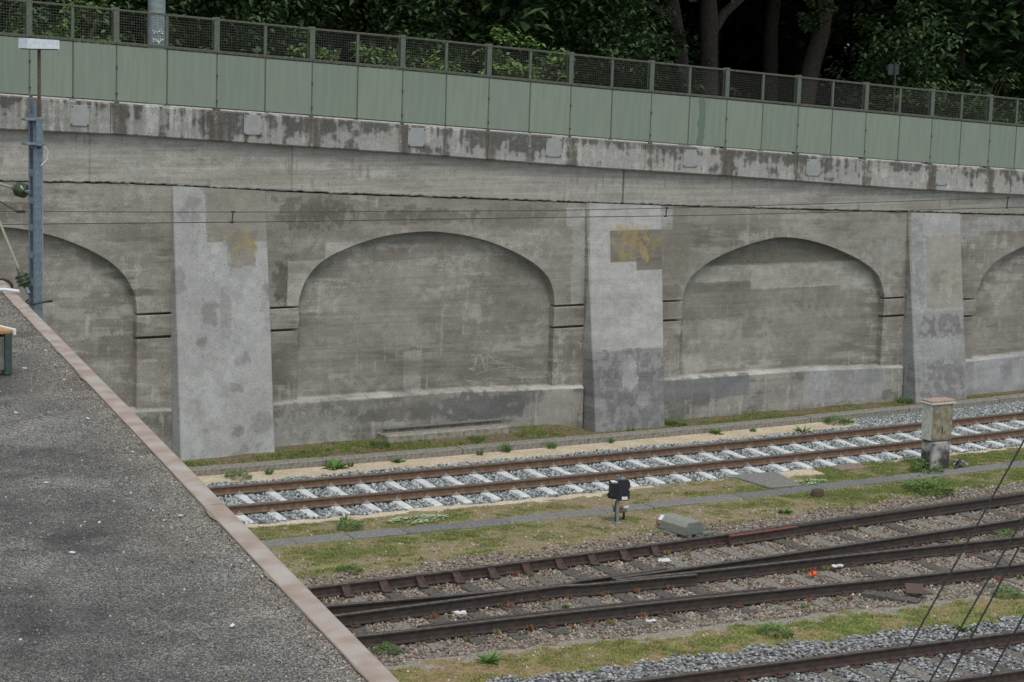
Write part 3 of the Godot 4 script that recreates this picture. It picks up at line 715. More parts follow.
	# metal cover plates on the coping
	for q in [[-10.97, 6.585, 0.36], [-7.53, 6.43, 0.38], [-3.97, 6.205, 0.39], [-0.71, 5.99, 0.38], [2.81, 5.76, 0.37], [6.25, 5.54, 0.4], [10.15, 5.29, 0.36], [13.6, 5.07, 0.38]]:
		var pl := part(wall, "cover_plate", bevel_box(q[2], 0.37, 0.02, 0.004), mats.plate, Vector3(q[0], q[1], -3.03), Basis(Vector3(0, 0, 1), -0.03))
		for s in [-1, 1]:
			for t in [-1, 1]:
				part(pl, "screw", lathe([Vector2(0.014, 0), Vector2(0.014, 0.012), Vector2(0.0, 0.014)], 6), mats.bolt, Vector3(s * (q[2] * 0.5 - 0.025), t * 0.16, 0.01), Basis(Vector3(1, 0, 0), PI / 2))

# ---------------------------------------------------------------- fence on the wall
func build_fence() -> void:
	var fence := thing("metal_fence", "sage green panel fence topped with wire mesh along the wall", "fence")
	var grade := -0.0575
	for i in POSTS.size():
		var x: float = POSTS[i]
		var big := i % 2 == 0
		var yb := at(COPE_TOP, x) - 0.01
		var yt := at(FENCE_TOP, x) + (0.03 if big else 0.0)
		var w := 0.11 if big else 0.055
		var st := tool()
		if big:
			# rolled I section: two flanges and a web
			add_bevel_box(st, Vector3(0, (yb + yt) * 0.5, 0.035), Vector3(w, yt - yb, 0.012), 0.003)
			add_bevel_box(st, Vector3(0, (yb + yt) * 0.5, -0.06), Vector3(w, yt - yb, 0.012), 0.003)
			add_box(st, Vector3(0, (yb + yt) * 0.5, -0.0125), Vector3(0.009, yt - yb - 0.01, 0.083))
		else:
			add_bevel_box(st, Vector3(0, (yb + 0.08 + yt) * 0.5, 0.012), Vector3(w, yt - yb - 0.08, 0.045), 0.005)
		var post := part(fence, "post", done(st), mats.post, Vector3(x, 0, FENCE_Z))
		if big:
			part(post, "base_plate", bevel_box(0.17, 0.02, 0.16, 0.004), mats.bolt, Vector3(0, yb + 0.012, -0.01))
			for t in [0.18, 0.62]:
				part(post, "bolt", lathe([Vector2(0.016, 0), Vector2(0.016, 0.02), Vector2(0.0, 0.022)], 6), mats.bolt, Vector3(0, lerpf(yb, at(FENCE_MID, x), t), 0.058), Basis(Vector3(1, 0, 0), PI / 2))
		if i == POSTS.size() - 1: break
		var x1: float = POSTS[i + 1]
		var mx := (x + x1) * 0.5
		# sheet panel, edges folded back
		var a := x + 0.013
		var b := x1 - 0.013
		var gap := 0.045
		var lo0 := at(COPE_TOP, a) + gap
		var lo1 := at(COPE_TOP, b) + gap
		var hi0 := at(FENCE_MID, a) - 0.012
		var hi1 := at(FENCE_MID, b) - 0.012
		var z := FENCE_Z + 0.052
		var f := 0.008
		var ps := tool()
		var fr := [Vector3(a + f, lo0 + f, z), Vector3(b - f, lo1 + f, z), Vector3(b - f, hi1 - f, z), Vector3(a + f, hi0 - f, z)]
		var md := [Vector3(a, lo0, z - f), Vector3(b, lo1, z - f), Vector3(b, hi1, z - f), Vector3(a, hi0, z - f)]
		var bk := [Vector3(a, lo0, z - 0.035), Vector3(b, lo1, z - 0.035), Vector3(b, hi1, z - 0.035), Vector3(a, hi0, z - 0.035)]
		quad(ps, fr[0], fr[3], fr[2], fr[1])
		quad(ps, bk[0], bk[1], bk[2], bk[3])
		for k in 4:
			var n := (k + 1) % 4
			quad(ps, fr[k], fr[n], md[n], md[k])
			quad(ps, md[k], md[n], bk[n], bk[k])
		var panel := part(fence, "panel", done(ps), [mats.panel, mats.panel_b, mats.panel_c][(i * 7 + i / 3) % 3])
		if i == 19:
			panel.set_meta("label", "panel with a dark green streak of fresh paint")
			var sp := tool()
			for q in [[3.12, 0.15, 0.0, 1.0, 0.002], [3.2, 0.035, 0.3, 0.95, 0.003]]:
				var base := at(COPE_TOP, q[0]) + 0.06
				var up := at(FENCE_MID, q[0]) - 0.03
				var rows := 22
				var e := []
				for r in rows + 1:
					var t := lerpf(q[2], q[3], float(r) / rows)
					var l: float = q[1] * (0.55 + 0.5 * noise_c.get_noise_2d(r * 1.3, q[0] * 9.0))
					var g: float = q[1] * (0.55 + 0.5 * noise_c.get_noise_2d(r * 1.3 + 60.0, q[0] * 9.0))
					e.append([Vector3(q[0] - l, lerpf(base, up, t), z + q[4]), Vector3(q[0] + g, lerpf(base, up, t), z + q[4])])
				for r in rows: quad(sp, e[r][0], e[r + 1][0], e[r + 1][1], e[r][1])
			part(panel, "paint_streak", done(sp), mats.paint_stain)
		# pale sealing strip on the coping below the panel, broken off in places
		var sa := a + rng.randf_range(0.0, 0.06)
		var sb := b - rng.randf_range(0.0, 0.12 if mx < 2.0 else 0.35)
		var sy := (at(COPE_TOP, sa) + at(COPE_TOP, sb)) * 0.5
		part(fence, "sealing_strip", bevel_box(sb - sa, 0.028, 0.02, 0.004), mats.lit_coping_top, Vector3((sa + sb) * 0.5, sy + 0.014, -3.085), Basis(Vector3(0, 0, 1), atan2(at(COPE_TOP, sb) - at(COPE_TOP, sa), sb - sa)))
		# middle and top rails
		for q in [[FENCE_MID, 0.05, 0.05, 0.02], [FENCE_TOP, 0.04, 0.04, -0.02]]:
			var ya := at(q[0], x)
			var yb2 := at(q[0], x1)
			var len := Vector2(x1 - x, yb2 - ya).length()
			part(fence, "rail", bevel_box(len - 0.004, q[1], q[2], 0.006), mats.fence_rail, Vector3(mx, (ya + yb2) * 0.5 + q[3] + 0.005, FENCE_Z + 0.062 - q[2] * 0.5 + (0.004 if q[0] == FENCE_MID else -0.02)), Basis(Vector3(0, 0, 1), atan2(yb2 - ya, x1 - x)))
		# woven wire between the rails
		var ws := tool()
		var r := 0.0028
		var rows2 := 12
		for k in rows2:
			var t := (k + 0.5) / rows2
			var ya := lerpf(at(FENCE_MID, x) + 0.03, at(FENCE_TOP, x) - 0.03, t)
			var yb2 := lerpf(at(FENCE_MID, x1) + 0.03, at(FENCE_TOP, x1) - 0.03, t)
			add_tube(ws, [Vector3(x + 0.02, ya, FENCE_Z + 0.012), Vector3(x1 - 0.02, yb2, FENCE_Z + 0.012)], [r], 4, false)
		var cols := int(round((x1 - x) / 0.05))
		for k in range(1, cols):
			var xx := lerpf(x, x1, float(k) / cols)
			add_tube(ws, [Vector3(xx, at(FENCE_MID, xx) + 0.01, FENCE_Z + 0.018), Vector3(xx, at(FENCE_TOP, xx) - 0.01, FENCE_Z + 0.018)], [r * 0.8], 4, false)
		part(fence, "wire_mesh", done(ws), mats.wire)

# ---------------------------------------------------------------- ground
const GX0 := -24.0
const GX1 := 24.0
const GZ0 := -3.6
const GZ1 := 20.4

func edge_e(x: float) -> float:
	return 12.97 + 0.0817 * x

# 0 wall strip, 1 sand, 2 fresh ballast, 3 turf, 4 old ballast, 5 fine gravel, 6 second turf, 7 grey ballast
func zone(x: float, z: float) -> int:
	var zz := z - bend(x)
	var e := noise_a.get_noise_2d(x * 5.0, z * 5.0) * 0.22 + noise_b.get_noise_2d(x * 1.3, z * 1.3) * 0.18
	if zz < -1.95: return 0
	if zz + e * 0.5 < -1.12: return 1 if x + e * 3.0 < 6.6 else 2
	if zz + e * 0.6 < 2.02: return 2
	var sand := 2.28 if x < -1.5 else (2.5 if x > 0.6 and x < 2.4 else (2.2 if x > 4.5 else 2.06))
	if zz + e * 0.8 < sand: return 1
	var a := at(RAIL_A, x)
	if z + e < a - 1.0: return 3
	var d := at(RAIL_D, x)
	if z + e * 0.7 < d + 0.95: return 4
	if z + e * 1.6 < d + 1.2: return 5
	if z + e < edge_e(x) - 1.0: return 6
	return 7

# how much of the turf is green at a place, 0 to 1
func green(x: float, z: float) -> float:
	var g := noise_b.get_noise_2d(x * 2.2 + 31.0, z * 3.0) * 1.1 + noise_a.get_noise_2d(x * 9.0, z * 9.0) * 0.55 + 0.6
	var zz := z - bend(x)
	if z > 9.0:
		g += 0.12 + 0.012 * x
		g -= smoothstep(-7.0, -11.0, x) * 0.25
	elif zz > 0.0:
		g += smoothstep(0.0, 1.5, x) * 0.25 - smoothstep(2.9, 2.3, zz) * 0.3 * smoothstep(1.0, -1.0, x)
		g -= smoothstep(-6.5, -4.5, x) * smoothstep(-0.5, -2.0, x) * 0.38
		g -= smoothstep(4.4, 5.2, zz) * 0.25
	return clampf(g, 0.0, 1.0)

func ground_height(x: float, z: float) -> float:
	var zz := z - bend(x)
	var h := -0.085 + noise_b.get_noise_2d(x * 1.5, z * 1.5) * 0.018
	if zz < -1.98: h = 0.0 + noise_b.get_noise_2d(x * 1.2, z * 1.5) * 0.03 + smoothstep(-2.0, -2.6, zz) * (0.12 * smoothstep(0.4, -0.6, x) - 0.03 * smoothstep(-0.6, 0.4, x) * smoothstep(4.0, 2.6, x))
	elif zz < -1.2: h = -0.06
	elif zz < 2.1: h = -0.085
	else:
		var a := smoothstep(at(RAIL_A, x) - 1.3, at(RAIL_A, x) - 0.3, z) * smoothstep(at(RAIL_D, x) + 1.3, at(RAIL_D, x) + 0.3, z)
		var b := smoothstep(edge_e(x) - 1.2, edge_e(x) - 0.25, z)
		h = lerpf(h, -0.16, maxf(a, b))
	return h

func ground_image() -> ImageTexture:
	var w := 2048
	var h := 1024
	var data := PackedByteArray()
	data.resize(w * h * 3)
	for j in h:
		var z := GZ0 + (j + 0.5) / h * (GZ1 - GZ0)
		for i in w:
			var x := GX0 + (i + 0.5) / w * (GX1 - GX0)
			if i % 2 == 1 and (x < -16.0 or x > 16.0):
				var o2 := (j * w + i) * 3
				for q in 3: data[o2 + q] = data[o2 - 3 + q]
				continue
			var g1 := noise_a.get_noise_2d(x * 26.0, z * 26.0)
			var g2 := noise_a.get_noise_2d(x * 90.0, z * 90.0 + 50.0)
			var c: Vector3
			match zone(x, z):
				0: c = Vector3(98, 86, 64).lerp(Vector3(92, 102, 50), smoothstep(0.45, 0.85, green(x, z)) * 0.8)
				1: c = Vector3(177, 164, 143) + Vector3.ONE * noise_b.get_noise_2d(x * 3.0, z * 4.0) * 16.0
				2: c = Vector3(104, 108, 110)
				3: c = Vector3(132, 120, 98).lerp(Vector3(116, 102, 76), clampf(g1 * 1.6 + 0.4, 0.0, 1.0)).lerp(Vector3(112, 116, 62), green(x, z) * 0.85)
				4: c = Vector3(116, 108, 97)
				5: c = Vector3(130, 124, 113)
				6: c = Vector3(126, 106, 78).lerp(Vector3(112, 118, 60), green(x, z))
				_: c = Vector3(116, 116, 116)
			c += Vector3.ONE * (g1 * 24.0 + g2 * 34.0)
			var o := (j * w + i) * 3
			data[o] = int(clampf(c.x, 0, 255)); data[o + 1] = int(clampf(c.y, 0, 255)); data[o + 2] = int(clampf(c.z, 0, 255))
	return ImageTexture.create_from_image(Image.create_from_data(w, h, false, Image.FORMAT_RGB8, data))

func build_ground() -> void:
	var m := StandardMaterial3D.new()
	m.albedo_texture = ground_image()
	m.roughness = 0.95
	m.texture_repeat = false
	var nx := 400
	var nz := 200
	var verts := PackedVector3Array()
	var uvs := PackedVector2Array()
	var norms := PackedVector3Array()
	var idx := PackedInt32Array()
	for j in nz + 1:
		for i in nx + 1:
			var x := lerpf(GX0, GX1, float(i) / nx)
			var z := lerpf(GZ0, GZ1, float(j) / nz)
			verts.append(Vector3(x, ground_height(x, z), z))
			uvs.append(Vector2(float(i) / nx, float(j) / nz))
			norms.append(Vector3.UP)
	for j in nz:
		for i in nx:
			var a := j * (nx + 1) + i
			for q in [a, a + 1, a + nx + 1, a + 1, a + nx + 2, a + nx + 1]: idx.append(q)
	var arrays := []
	arrays.resize(Mesh.ARRAY_MAX)
	arrays[Mesh.ARRAY_VERTEX] = verts; arrays[Mesh.ARRAY_TEX_UV] = uvs; arrays[Mesh.ARRAY_NORMAL] = norms; arrays[Mesh.ARRAY_INDEX] = idx
	var mesh := ArrayMesh.new()
	mesh.add_surface_from_arrays(Mesh.PRIMITIVE_TRIANGLES, arrays)
	structure("ground", mesh, m)
	var far := PlaneMesh.new()
	far.size = Vector2(600, 300)
	structure("wide_ground", far, mottled(70, rgb(118, 110, 98), rgb(96, 92, 84), 1.4, 0.95), Vector3(0, -0.22, 146.0))

# ---------------------------------------------------------------- loose stones, grit, grass
func stone_mesh() -> ArrayMesh:
	# broken stone: a rough lump of 20 flat faces
	var t := (1.0 + sqrt(5.0)) / 2.0
	var v := [Vector3(-1, t, 0), Vector3(1, t, 0), Vector3(-1, -t, 0), Vector3(1, -t, 0), Vector3(0, -1, t), Vector3(0, 1, t), Vector3(0, -1, -t), Vector3(0, 1, -t), Vector3(t, 0, -1), Vector3(t, 0, 1), Vector3(-t, 0, -1), Vector3(-t, 0, 1)]
	var f := [0, 11, 5, 0, 5, 1, 0, 1, 7, 0, 7, 10, 0, 10, 11, 1, 5, 9, 5, 11, 4, 11, 10, 2, 10, 7, 6, 7, 1, 8, 3, 9, 4, 3, 4, 2, 3, 2, 6, 3, 6, 8, 3, 8, 9, 4, 9, 5, 2, 4, 11, 6, 2, 10, 8, 6, 7, 9, 8, 1]
	for i in v.size(): v[i] = v[i].normalized() * rng.randf_range(0.28, 0.7) * Vector3(1.15, 0.8, 1.0)
	var st := tool()
	for i in f: st.add_vertex(v[i])
	return done(st)

func scatter(called: String, mesh: Mesh, m: Material, spots: Array, label: String, category: String, parent: Node = self) -> MultiMeshInstance3D:
	var mm := MultiMesh.new()
	mm.transform_format = MultiMesh.TRANSFORM_3D
	mm.use_colors = true
	mm.mesh = mesh
	mm.instance_count = spots.size()
	for i in spots.size():
		mm.set_instance_transform(i, spots[i][0])
		mm.set_instance_color(i, spots[i][1])
	var o := MultiMeshInstance3D.new()
	o.name = numbered(called) if parent == self else called
	o.multimesh = mm
	o.material_override = m
	parent.add_child(o, true)
	o.set_meta("kind", "stuff")
	if parent == self: tag(o, label, category)
	return o

func turned(size: Vector3) -> Basis:
	return Basis(Vector3(rng.randf_range(-1, 1), rng.randf_range(-1, 1), rng.randf_range(-1, 1)).normalized(), rng.randf() * TAU).scaled_local(size)

func build_ballast() -> void:
	var stone := stone_mesh()
	var fresh := []
	var old := []
	var grey := []
	var fine := []
	# fresh grey ballast of the far track
	var n := 70000
	for i in n:
		var x := rng.randf_range(-15.5, 17.5)
		var z := rng.randf_range(-1.95, 2.4) + bend(x)
		if zone(x, z) != 2: continue
		var zz := z - bend(x)
		var k := fposmod(x + 0.3, 0.6) - 0.3
		var y := -0.085
		if absf(zz - 0.672) < 1.34 and absf(k) < 0.1: continue
		var s := rng.randf_range(0.028, 0.056)
		var v := rng.randf_range(0.16, 0.5)
		if rng.randf() < 0.12: v = rng.randf_range(0.07, 0.14)
		fresh.append([Transform3D(turned(Vector3.ONE * s), Vector3(x, y + rng.randf_range(-0.004, 0.03), z)), Color(v * 0.9, v * 0.98, v * 1.0)])
	# brown old ballast of the crossing tracks
	n = 70000
	for i in n:
		var x := rng.randf_range(-15.0, 9.0)
		var z := rng.randf_range(4.6, 11.4)
		var zo := zone(x, z)
		if zo == 3 and rng.randf() > 0.05: continue
		if zo != 4 and zo != 5 and zo != 3: continue
		if zo == 5:
			var s2 := rng.randf_range(0.012, 0.026)
			var v2 := rng.randf_range(0.16, 0.36)
			fine.append([Transform3D(turned(Vector3.ONE * s2), Vector3(x, ground_height(x, z) + 0.003, z)), Color(v2, v2 * 0.93, v2 * 0.8)])
			continue
		if on_timber(x, z): continue
		var s := rng.randf_range(0.022, 0.055)
		var v := rng.randf_range(0.1, 0.36)
		var warm := rng.randf()
		var c := Color(v, v * lerpf(0.95, 0.78, warm), v * lerpf(0.9, 0.58, warm))
		if rng.randf() < 0.02: c = Color(0.45, 0.44, 0.42)
		elif rng.randf() < 0.1: c = Color(v * 0.9, v * 0.5, v * 0.36)
		old.append([Transform3D(turned(Vector3(s, s * 0.75, s)), Vector3(x, ground_height(x, z) + rng.randf_range(0.0, 0.03), z)), c])
	n = 64000
	for i in n:
		var x := rng.randf_range(-13.0, 6.0)
		var z := edge_e(x) + rng.randf_range(-1.25, 3.4)
		if zone(x, z) != 7: continue
		var k := fposmod(x + 0.3, 0.62) - 0.3
		var zz := z - edge_e(x) - 0.75
		if absf(zz) < 1.28 and absf(k + zz * 0.0817) < 0.12: continue
		var s := rng.randf_range(0.026, 0.062)
		var v := rng.randf_range(0.05, 0.4)
		grey.append([Transform3D(Basis().scaled(Vector3(1, 0.6, 1)) * turned(Vector3.ONE * s), Vector3(x, ground_height(x, z) + rng.randf_range(0.0, 0.035), z)), Color(v * 0.96, v * 0.98, v * rng.randf_range(0.9, 1.08))])
	# stray pebbles in the turf
	for i in 9000:
		var x := rng.randf_range(-15.0, 13.0)
		var z := rng.randf_range(2.2, 12.0)
		var zo := zone(x, z)
		if zo != 3 and zo != 6: continue
		if green(x, z) > rng.randf_range(0.2, 0.75): continue
		var s := rng.randf_range(0.012, 0.042)
		var v := rng.randf_range(0.2, 0.5)
		fine.append([Transform3D(turned(Vector3.ONE * s), Vector3(x, ground_height(x, z) + 0.004, z)), Color(v, v * 0.9, v * 0.76)])
	scatter("fresh_ballast", stone, mats.stone, fresh, "loose blue grey ballast around the pale sleepers of the far track", "ballast")
	scatter("old_ballast", stone, mats.stone, old, "loose brown and tan ballast between the dark timber sleepers", "ballast")
	scatter("grey_ballast", stone, mats.stone, grey, "coarse grey ballast around the nearest rails in the lower corner", "ballast")
	scatter("fine_gravel", stone, mats.stone, fine, "fine tan gravel beside the crossing tracks and in the turf", "gravel")

func on_timber(x: float, z: float) -> bool:
	var k := fposmod(x + 0.32 + (z - 8.0) * 0.03, 0.64) - 0.32
	return absf(k) < 0.145 and z > at(RAIL_A, x) - 0.5 and z < at(RAIL_D, x) + 0.5

func blade(st: SurfaceTool, root: Vector3, dir: float, h: float, w: float, lean: float) -> void:
	var d := Vector3(cos(dir), 0, sin(dir))
	var s := Vector3(-sin(dir), 0, cos(dir)) * w * 0.5
	var m := root + d * lean * 0.4 + Vector3(0, h * 0.6, 0)
	var t := root + d * lean + Vector3(0, h, 0)
	for v in [root - s, root + s, m + s * 0.8, root - s, m + s * 0.8, m - s * 0.8, m - s * 0.8, m + s * 0.8, t]: st.add_vertex(v)

func build_grass() -> void:
	var st := tool()
	for i in 12:
		blade(st, Vector3(rng.randf_range(-0.04, 0.04), -0.01, rng.randf_range(-0.04, 0.04)), rng.randf() * TAU, rng.randf_range(0.014, 0.042), rng.randf_range(0.004, 0.009), rng.randf_range(0.01, 0.04))
	var tuft := done(st)
	var spots := []
	var wall_spots := []
	for i in 150000:
		var x := rng.randf_range(-16.0, 16.5)
		var z := 0.0
		var pick := rng.randf()
		if pick < 0.22: z = rng.randf_range(-3.2, -2.0)
		elif pick < 0.68: z = rng.randf_range(2.0, 5.9)
		else: z = rng.randf_range(10.0, 13.6)
		z += bend(x) if z < 5.0 else 0.0
		var zo := zone(x, z)
		if zo != 0 and zo != 3 and zo != 6: continue
		var zz := z - bend(x)
		if zo == 3 and zz > 3.26 and zz < 3.74: continue
		if zo == 3 and x > -0.2 and x < 1.9 and zz < 3.3 and on_slab(x, z): continue
		if zo == 0 and in_buttress(x, z): continue
		var g := green(x, z)
		if zo == 0:
			g *= 0.75
			if rng.randf() > smoothstep(0.25, 0.7, g): continue
		if rng.randf() > 0.25 + g * 0.9: continue
		var dry := rng.randf() > g * 0.95
		var v := rng.randf_range(0.75, 1.25)
		var c := Color(0.14 * v, 0.18 * v, 0.042 * v) if not dry else Color(0.27 * v, 0.21 * v, 0.1 * v)
		if rng.randf() < 0.15: c = Color(0.07 * v, 0.13 * v, 0.03 * v)
		if zo == 6 and x < -7.0 and rng.randf() < 0.3: c = Color(0.24 * v, 0.13 * v, 0.06 * v)
		var s := rng.randf_range(0.7, 1.35) * (0.8 + 0.5 * g)
		if zo == 0: s *= 1.05
		(wall_spots if zo == 0 else spots).append([Transform3D(Basis(Vector3.UP, rng.randf() * TAU).scaled_local(Vector3(s, s, s)), Vector3(x, ground_height(x, z), z)), c])
	scatter("turf", tuft, mats.grass, spots, "short patchy green and straw coloured turf between the tracks", "grass")
	scatter("verge_grass", tuft, mats.grass, wall_spots, "rough grass and moss along the foot of the arched wall", "grass")

func on_slab(x: float, z: float) -> bool:
	return absf((x - 1.0) - (z - 2.1) * 0.0) < 0.62 and z < 3.0

func in_buttress(x: float, z: float) -> bool:
	for q in [[-9.1, -7.06], [0.36, 2.25], [9.45, 11.15]]:
		if x > q[0] and x < q[1] and z < -2.62: return true
	return z < -3.14

# ---------------------------------------------------------------- tracks
func rail_mesh(path: Array, base: float, high: float, body: Material, head: Material) -> ArrayMesh:
	# flat-bottomed rail swept along a path of (x, z)
	var prof := [Vector2(-0.062, 0.0), Vector2(-0.062, 0.012), Vector2(-0.012, 0.032), Vector2(-0.009, high - 0.045), Vector2(-0.034, high - 0.032), Vector2(-0.035, high - 0.008), Vector2(-0.026, high), Vector2(0.026, high), Vector2(0.035, high - 0.008), Vector2(0.034, high - 0.032), Vector2(0.009, high - 0.045), Vector2(0.012, 0.032), Vector2(0.062, 0.012), Vector2(0.062, 0.0)]
	var rings := []
	for i in path.size():
		var d: Vector2 = (path[mini(i + 1, path.size() - 1)] - path[maxi(i - 1, 0)]).normalized()
		var ring := []
		for q in prof: ring.append(Vector3(path[i].x - d.y * q.x, base + q.y, path[i].y + d.x * q.x))
		rings.append(ring)
	var mesh := ArrayMesh.new()
	for top in [false, true]:
		var st := tool()
		for i in rings.size() - 1:
			for k in prof.size() - 1:
				if (k == 5 or k == 6 or k == 7) != top: continue
				quad(st, rings[i][k], rings[i][k + 1], rings[i + 1][k + 1], rings[i + 1][k])
		if not top:
			for e in [0, rings.size() - 1]:
				var r: Array = rings[e]
				quad(st, r[0], r[1], r[12], r[13]); quad(st, r[1], r[2], r[11], r[12]); quad(st, r[2], r[3], r[10], r[11]); quad(st, r[3], r[4], r[9], r[10]); quad(st, r[4], r[5], r[8], r[9]); quad(st, r[5], r[6], r[7], r[8])
		st.generate_normals()
		st.commit(mesh)
		mesh.surface_set_material(mesh.get_surface_count() - 1, head if top else body)
	return mesh

func offset_path(path: Array, off: float) -> Array:
	var out := []
	for i in path.size():
		var d: Vector2 = (path[mini(i + 1, path.size() - 1)] - path[maxi(i - 1, 0)]).normalized()
		out.append(path[i] + Vector2(-d.y, d.x) * off)
	return out

func concrete_sleeper_mesh() -> ArrayMesh:
	var st := tool()
	# half length, half width at the top, top height: thick under the rails, thinner in the middle
	var rows := [[-1.3, 0.07, -0.075], [-1.27, 0.078, -0.055], [-0.95, 0.078, -0.034], [-0.52, 0.078, -0.032], [-0.3, 0.068, -0.052], [0.0, 0.064, -0.062], [0.3, 0.068, -0.052], [0.52, 0.078, -0.032], [0.95, 0.078, -0.034], [1.27, 0.078, -0.055], [1.3, 0.07, -0.075]]
	var rings := []
	for r in rows:
		rings.append([Vector3(-r[1] - 0.045, -0.23, r[0]), Vector3(-r[1] - 0.008, r[2] - 0.012, r[0]), Vector3(-r[1] + 0.01, r[2], r[0]), Vector3(r[1] - 0.01, r[2], r[0]), Vector3(r[1] + 0.008, r[2] - 0.012, r[0]), Vector3(r[1] + 0.045, -0.23, r[0])])
	for i in rings.size() - 1:
		for k in 5: quad(st, rings[i][k], rings[i + 1][k], rings[i + 1][k + 1], rings[i][k + 1])
	for e in [0, rings.size() - 1]:
		quad(st, rings[e][0], rings[e][1], rings[e][4], rings[e][5]); quad(st, rings[e][1], rings[e][2], rings[e][3], rings[e][4])
	return done(st)

func build_far_track() -> void:
	var track := thing("railway_track", "far railway track on pale concrete sleepers below the arched wall", "railway track")
	for z in [-0.08, 1.427]:
		var path := []
		for i in 121:
			var x := -30.0 + i * 0.5
			path.append(Vector2(x, bend(x)))
		part(track, "rail", rail_mesh(offset_path(path, z), -0.03, 0.155, mats.rail_brown, mats.rail_top), null)
	var mesh := concrete_sleeper_mesh()
	var clip := tool()
	add_bevel_box(clip, Vector3(0, 0, 0), Vector3(0.11, 0.028, 0.07), 0.006)
	add_bevel_box(clip, Vector3(0, 0.024, -0.012), Vector3(0.035, 0.045, 0.035), 0.006)
	var clip_mesh := done(clip)
	for k in range(-27, 31):
		var x := k * 0.6
		var turn := atan(0.00475 * x)
		var s := part(track, "sleeper", mesh, mats.sleeper_pale, Vector3(x - 0.67 * -0.00475 * x, rng.randf_range(-0.003, 0.003), bend(x) + 0.672), Basis(Vector3.UP, turn))
		for z in [-0.83, -0.672, 0.672, 0.83]:
			part(s, "rail_clip", clip_mesh, mats.clip, Vector3(0, -0.018, z))

func timber_mesh(length: float, seed_: int) -> ArrayMesh:
	var r := RandomNumberGenerator.new()
	r.seed = seed_
	var st := tool()
	var n := 6
	var rings := []
	for i in n + 1:
		var z := -length * 0.5 + length * i / n
		var w := 0.12 + r.randf_range(-0.006, 0.006)
		var t := r.randf_range(-0.008, 0.004)
		rings.append([Vector3(-w, -0.16, z), Vector3(-w, t - 0.012, z), Vector3(-w + 0.014, t, z), Vector3(-0.03, t - r.randf() * 0.008, z), Vector3(0.02, t - r.randf() * 0.008, z), Vector3(w - 0.014, t, z), Vector3(w, t - 0.012, z), Vector3(w, -0.16, z)])
	for i in n:
		for k in 7: quad(st, rings[i][k], rings[i + 1][k], rings[i + 1][k + 1], rings[i][k + 1])
	for e in [0, n]:
		for k in range(1, 7): 
			st.add_vertex(rings[e][0]); st.add_vertex(rings[e][k]); st.add_vertex(rings[e][k + 1])
	return done(st)

func old_clip_mesh() -> ArrayMesh:
	var st := tool()
	add_bevel_box(st, Vector3(0, 0.005, 0), Vector3(0.15, 0.018, 0.3), 0.004)
	for s in [-1, 1]:
		add_bevel_box(st, Vector3(0, 0.03, s * 0.085), Vector3(0.055, 0.045, 0.05), 0.008)
		add_bevel_box(st, Vector3(0.02, 0.058, s * 0.088), Vector3(0.026, 0.03, 0.026), 0.005)
	return done(st)

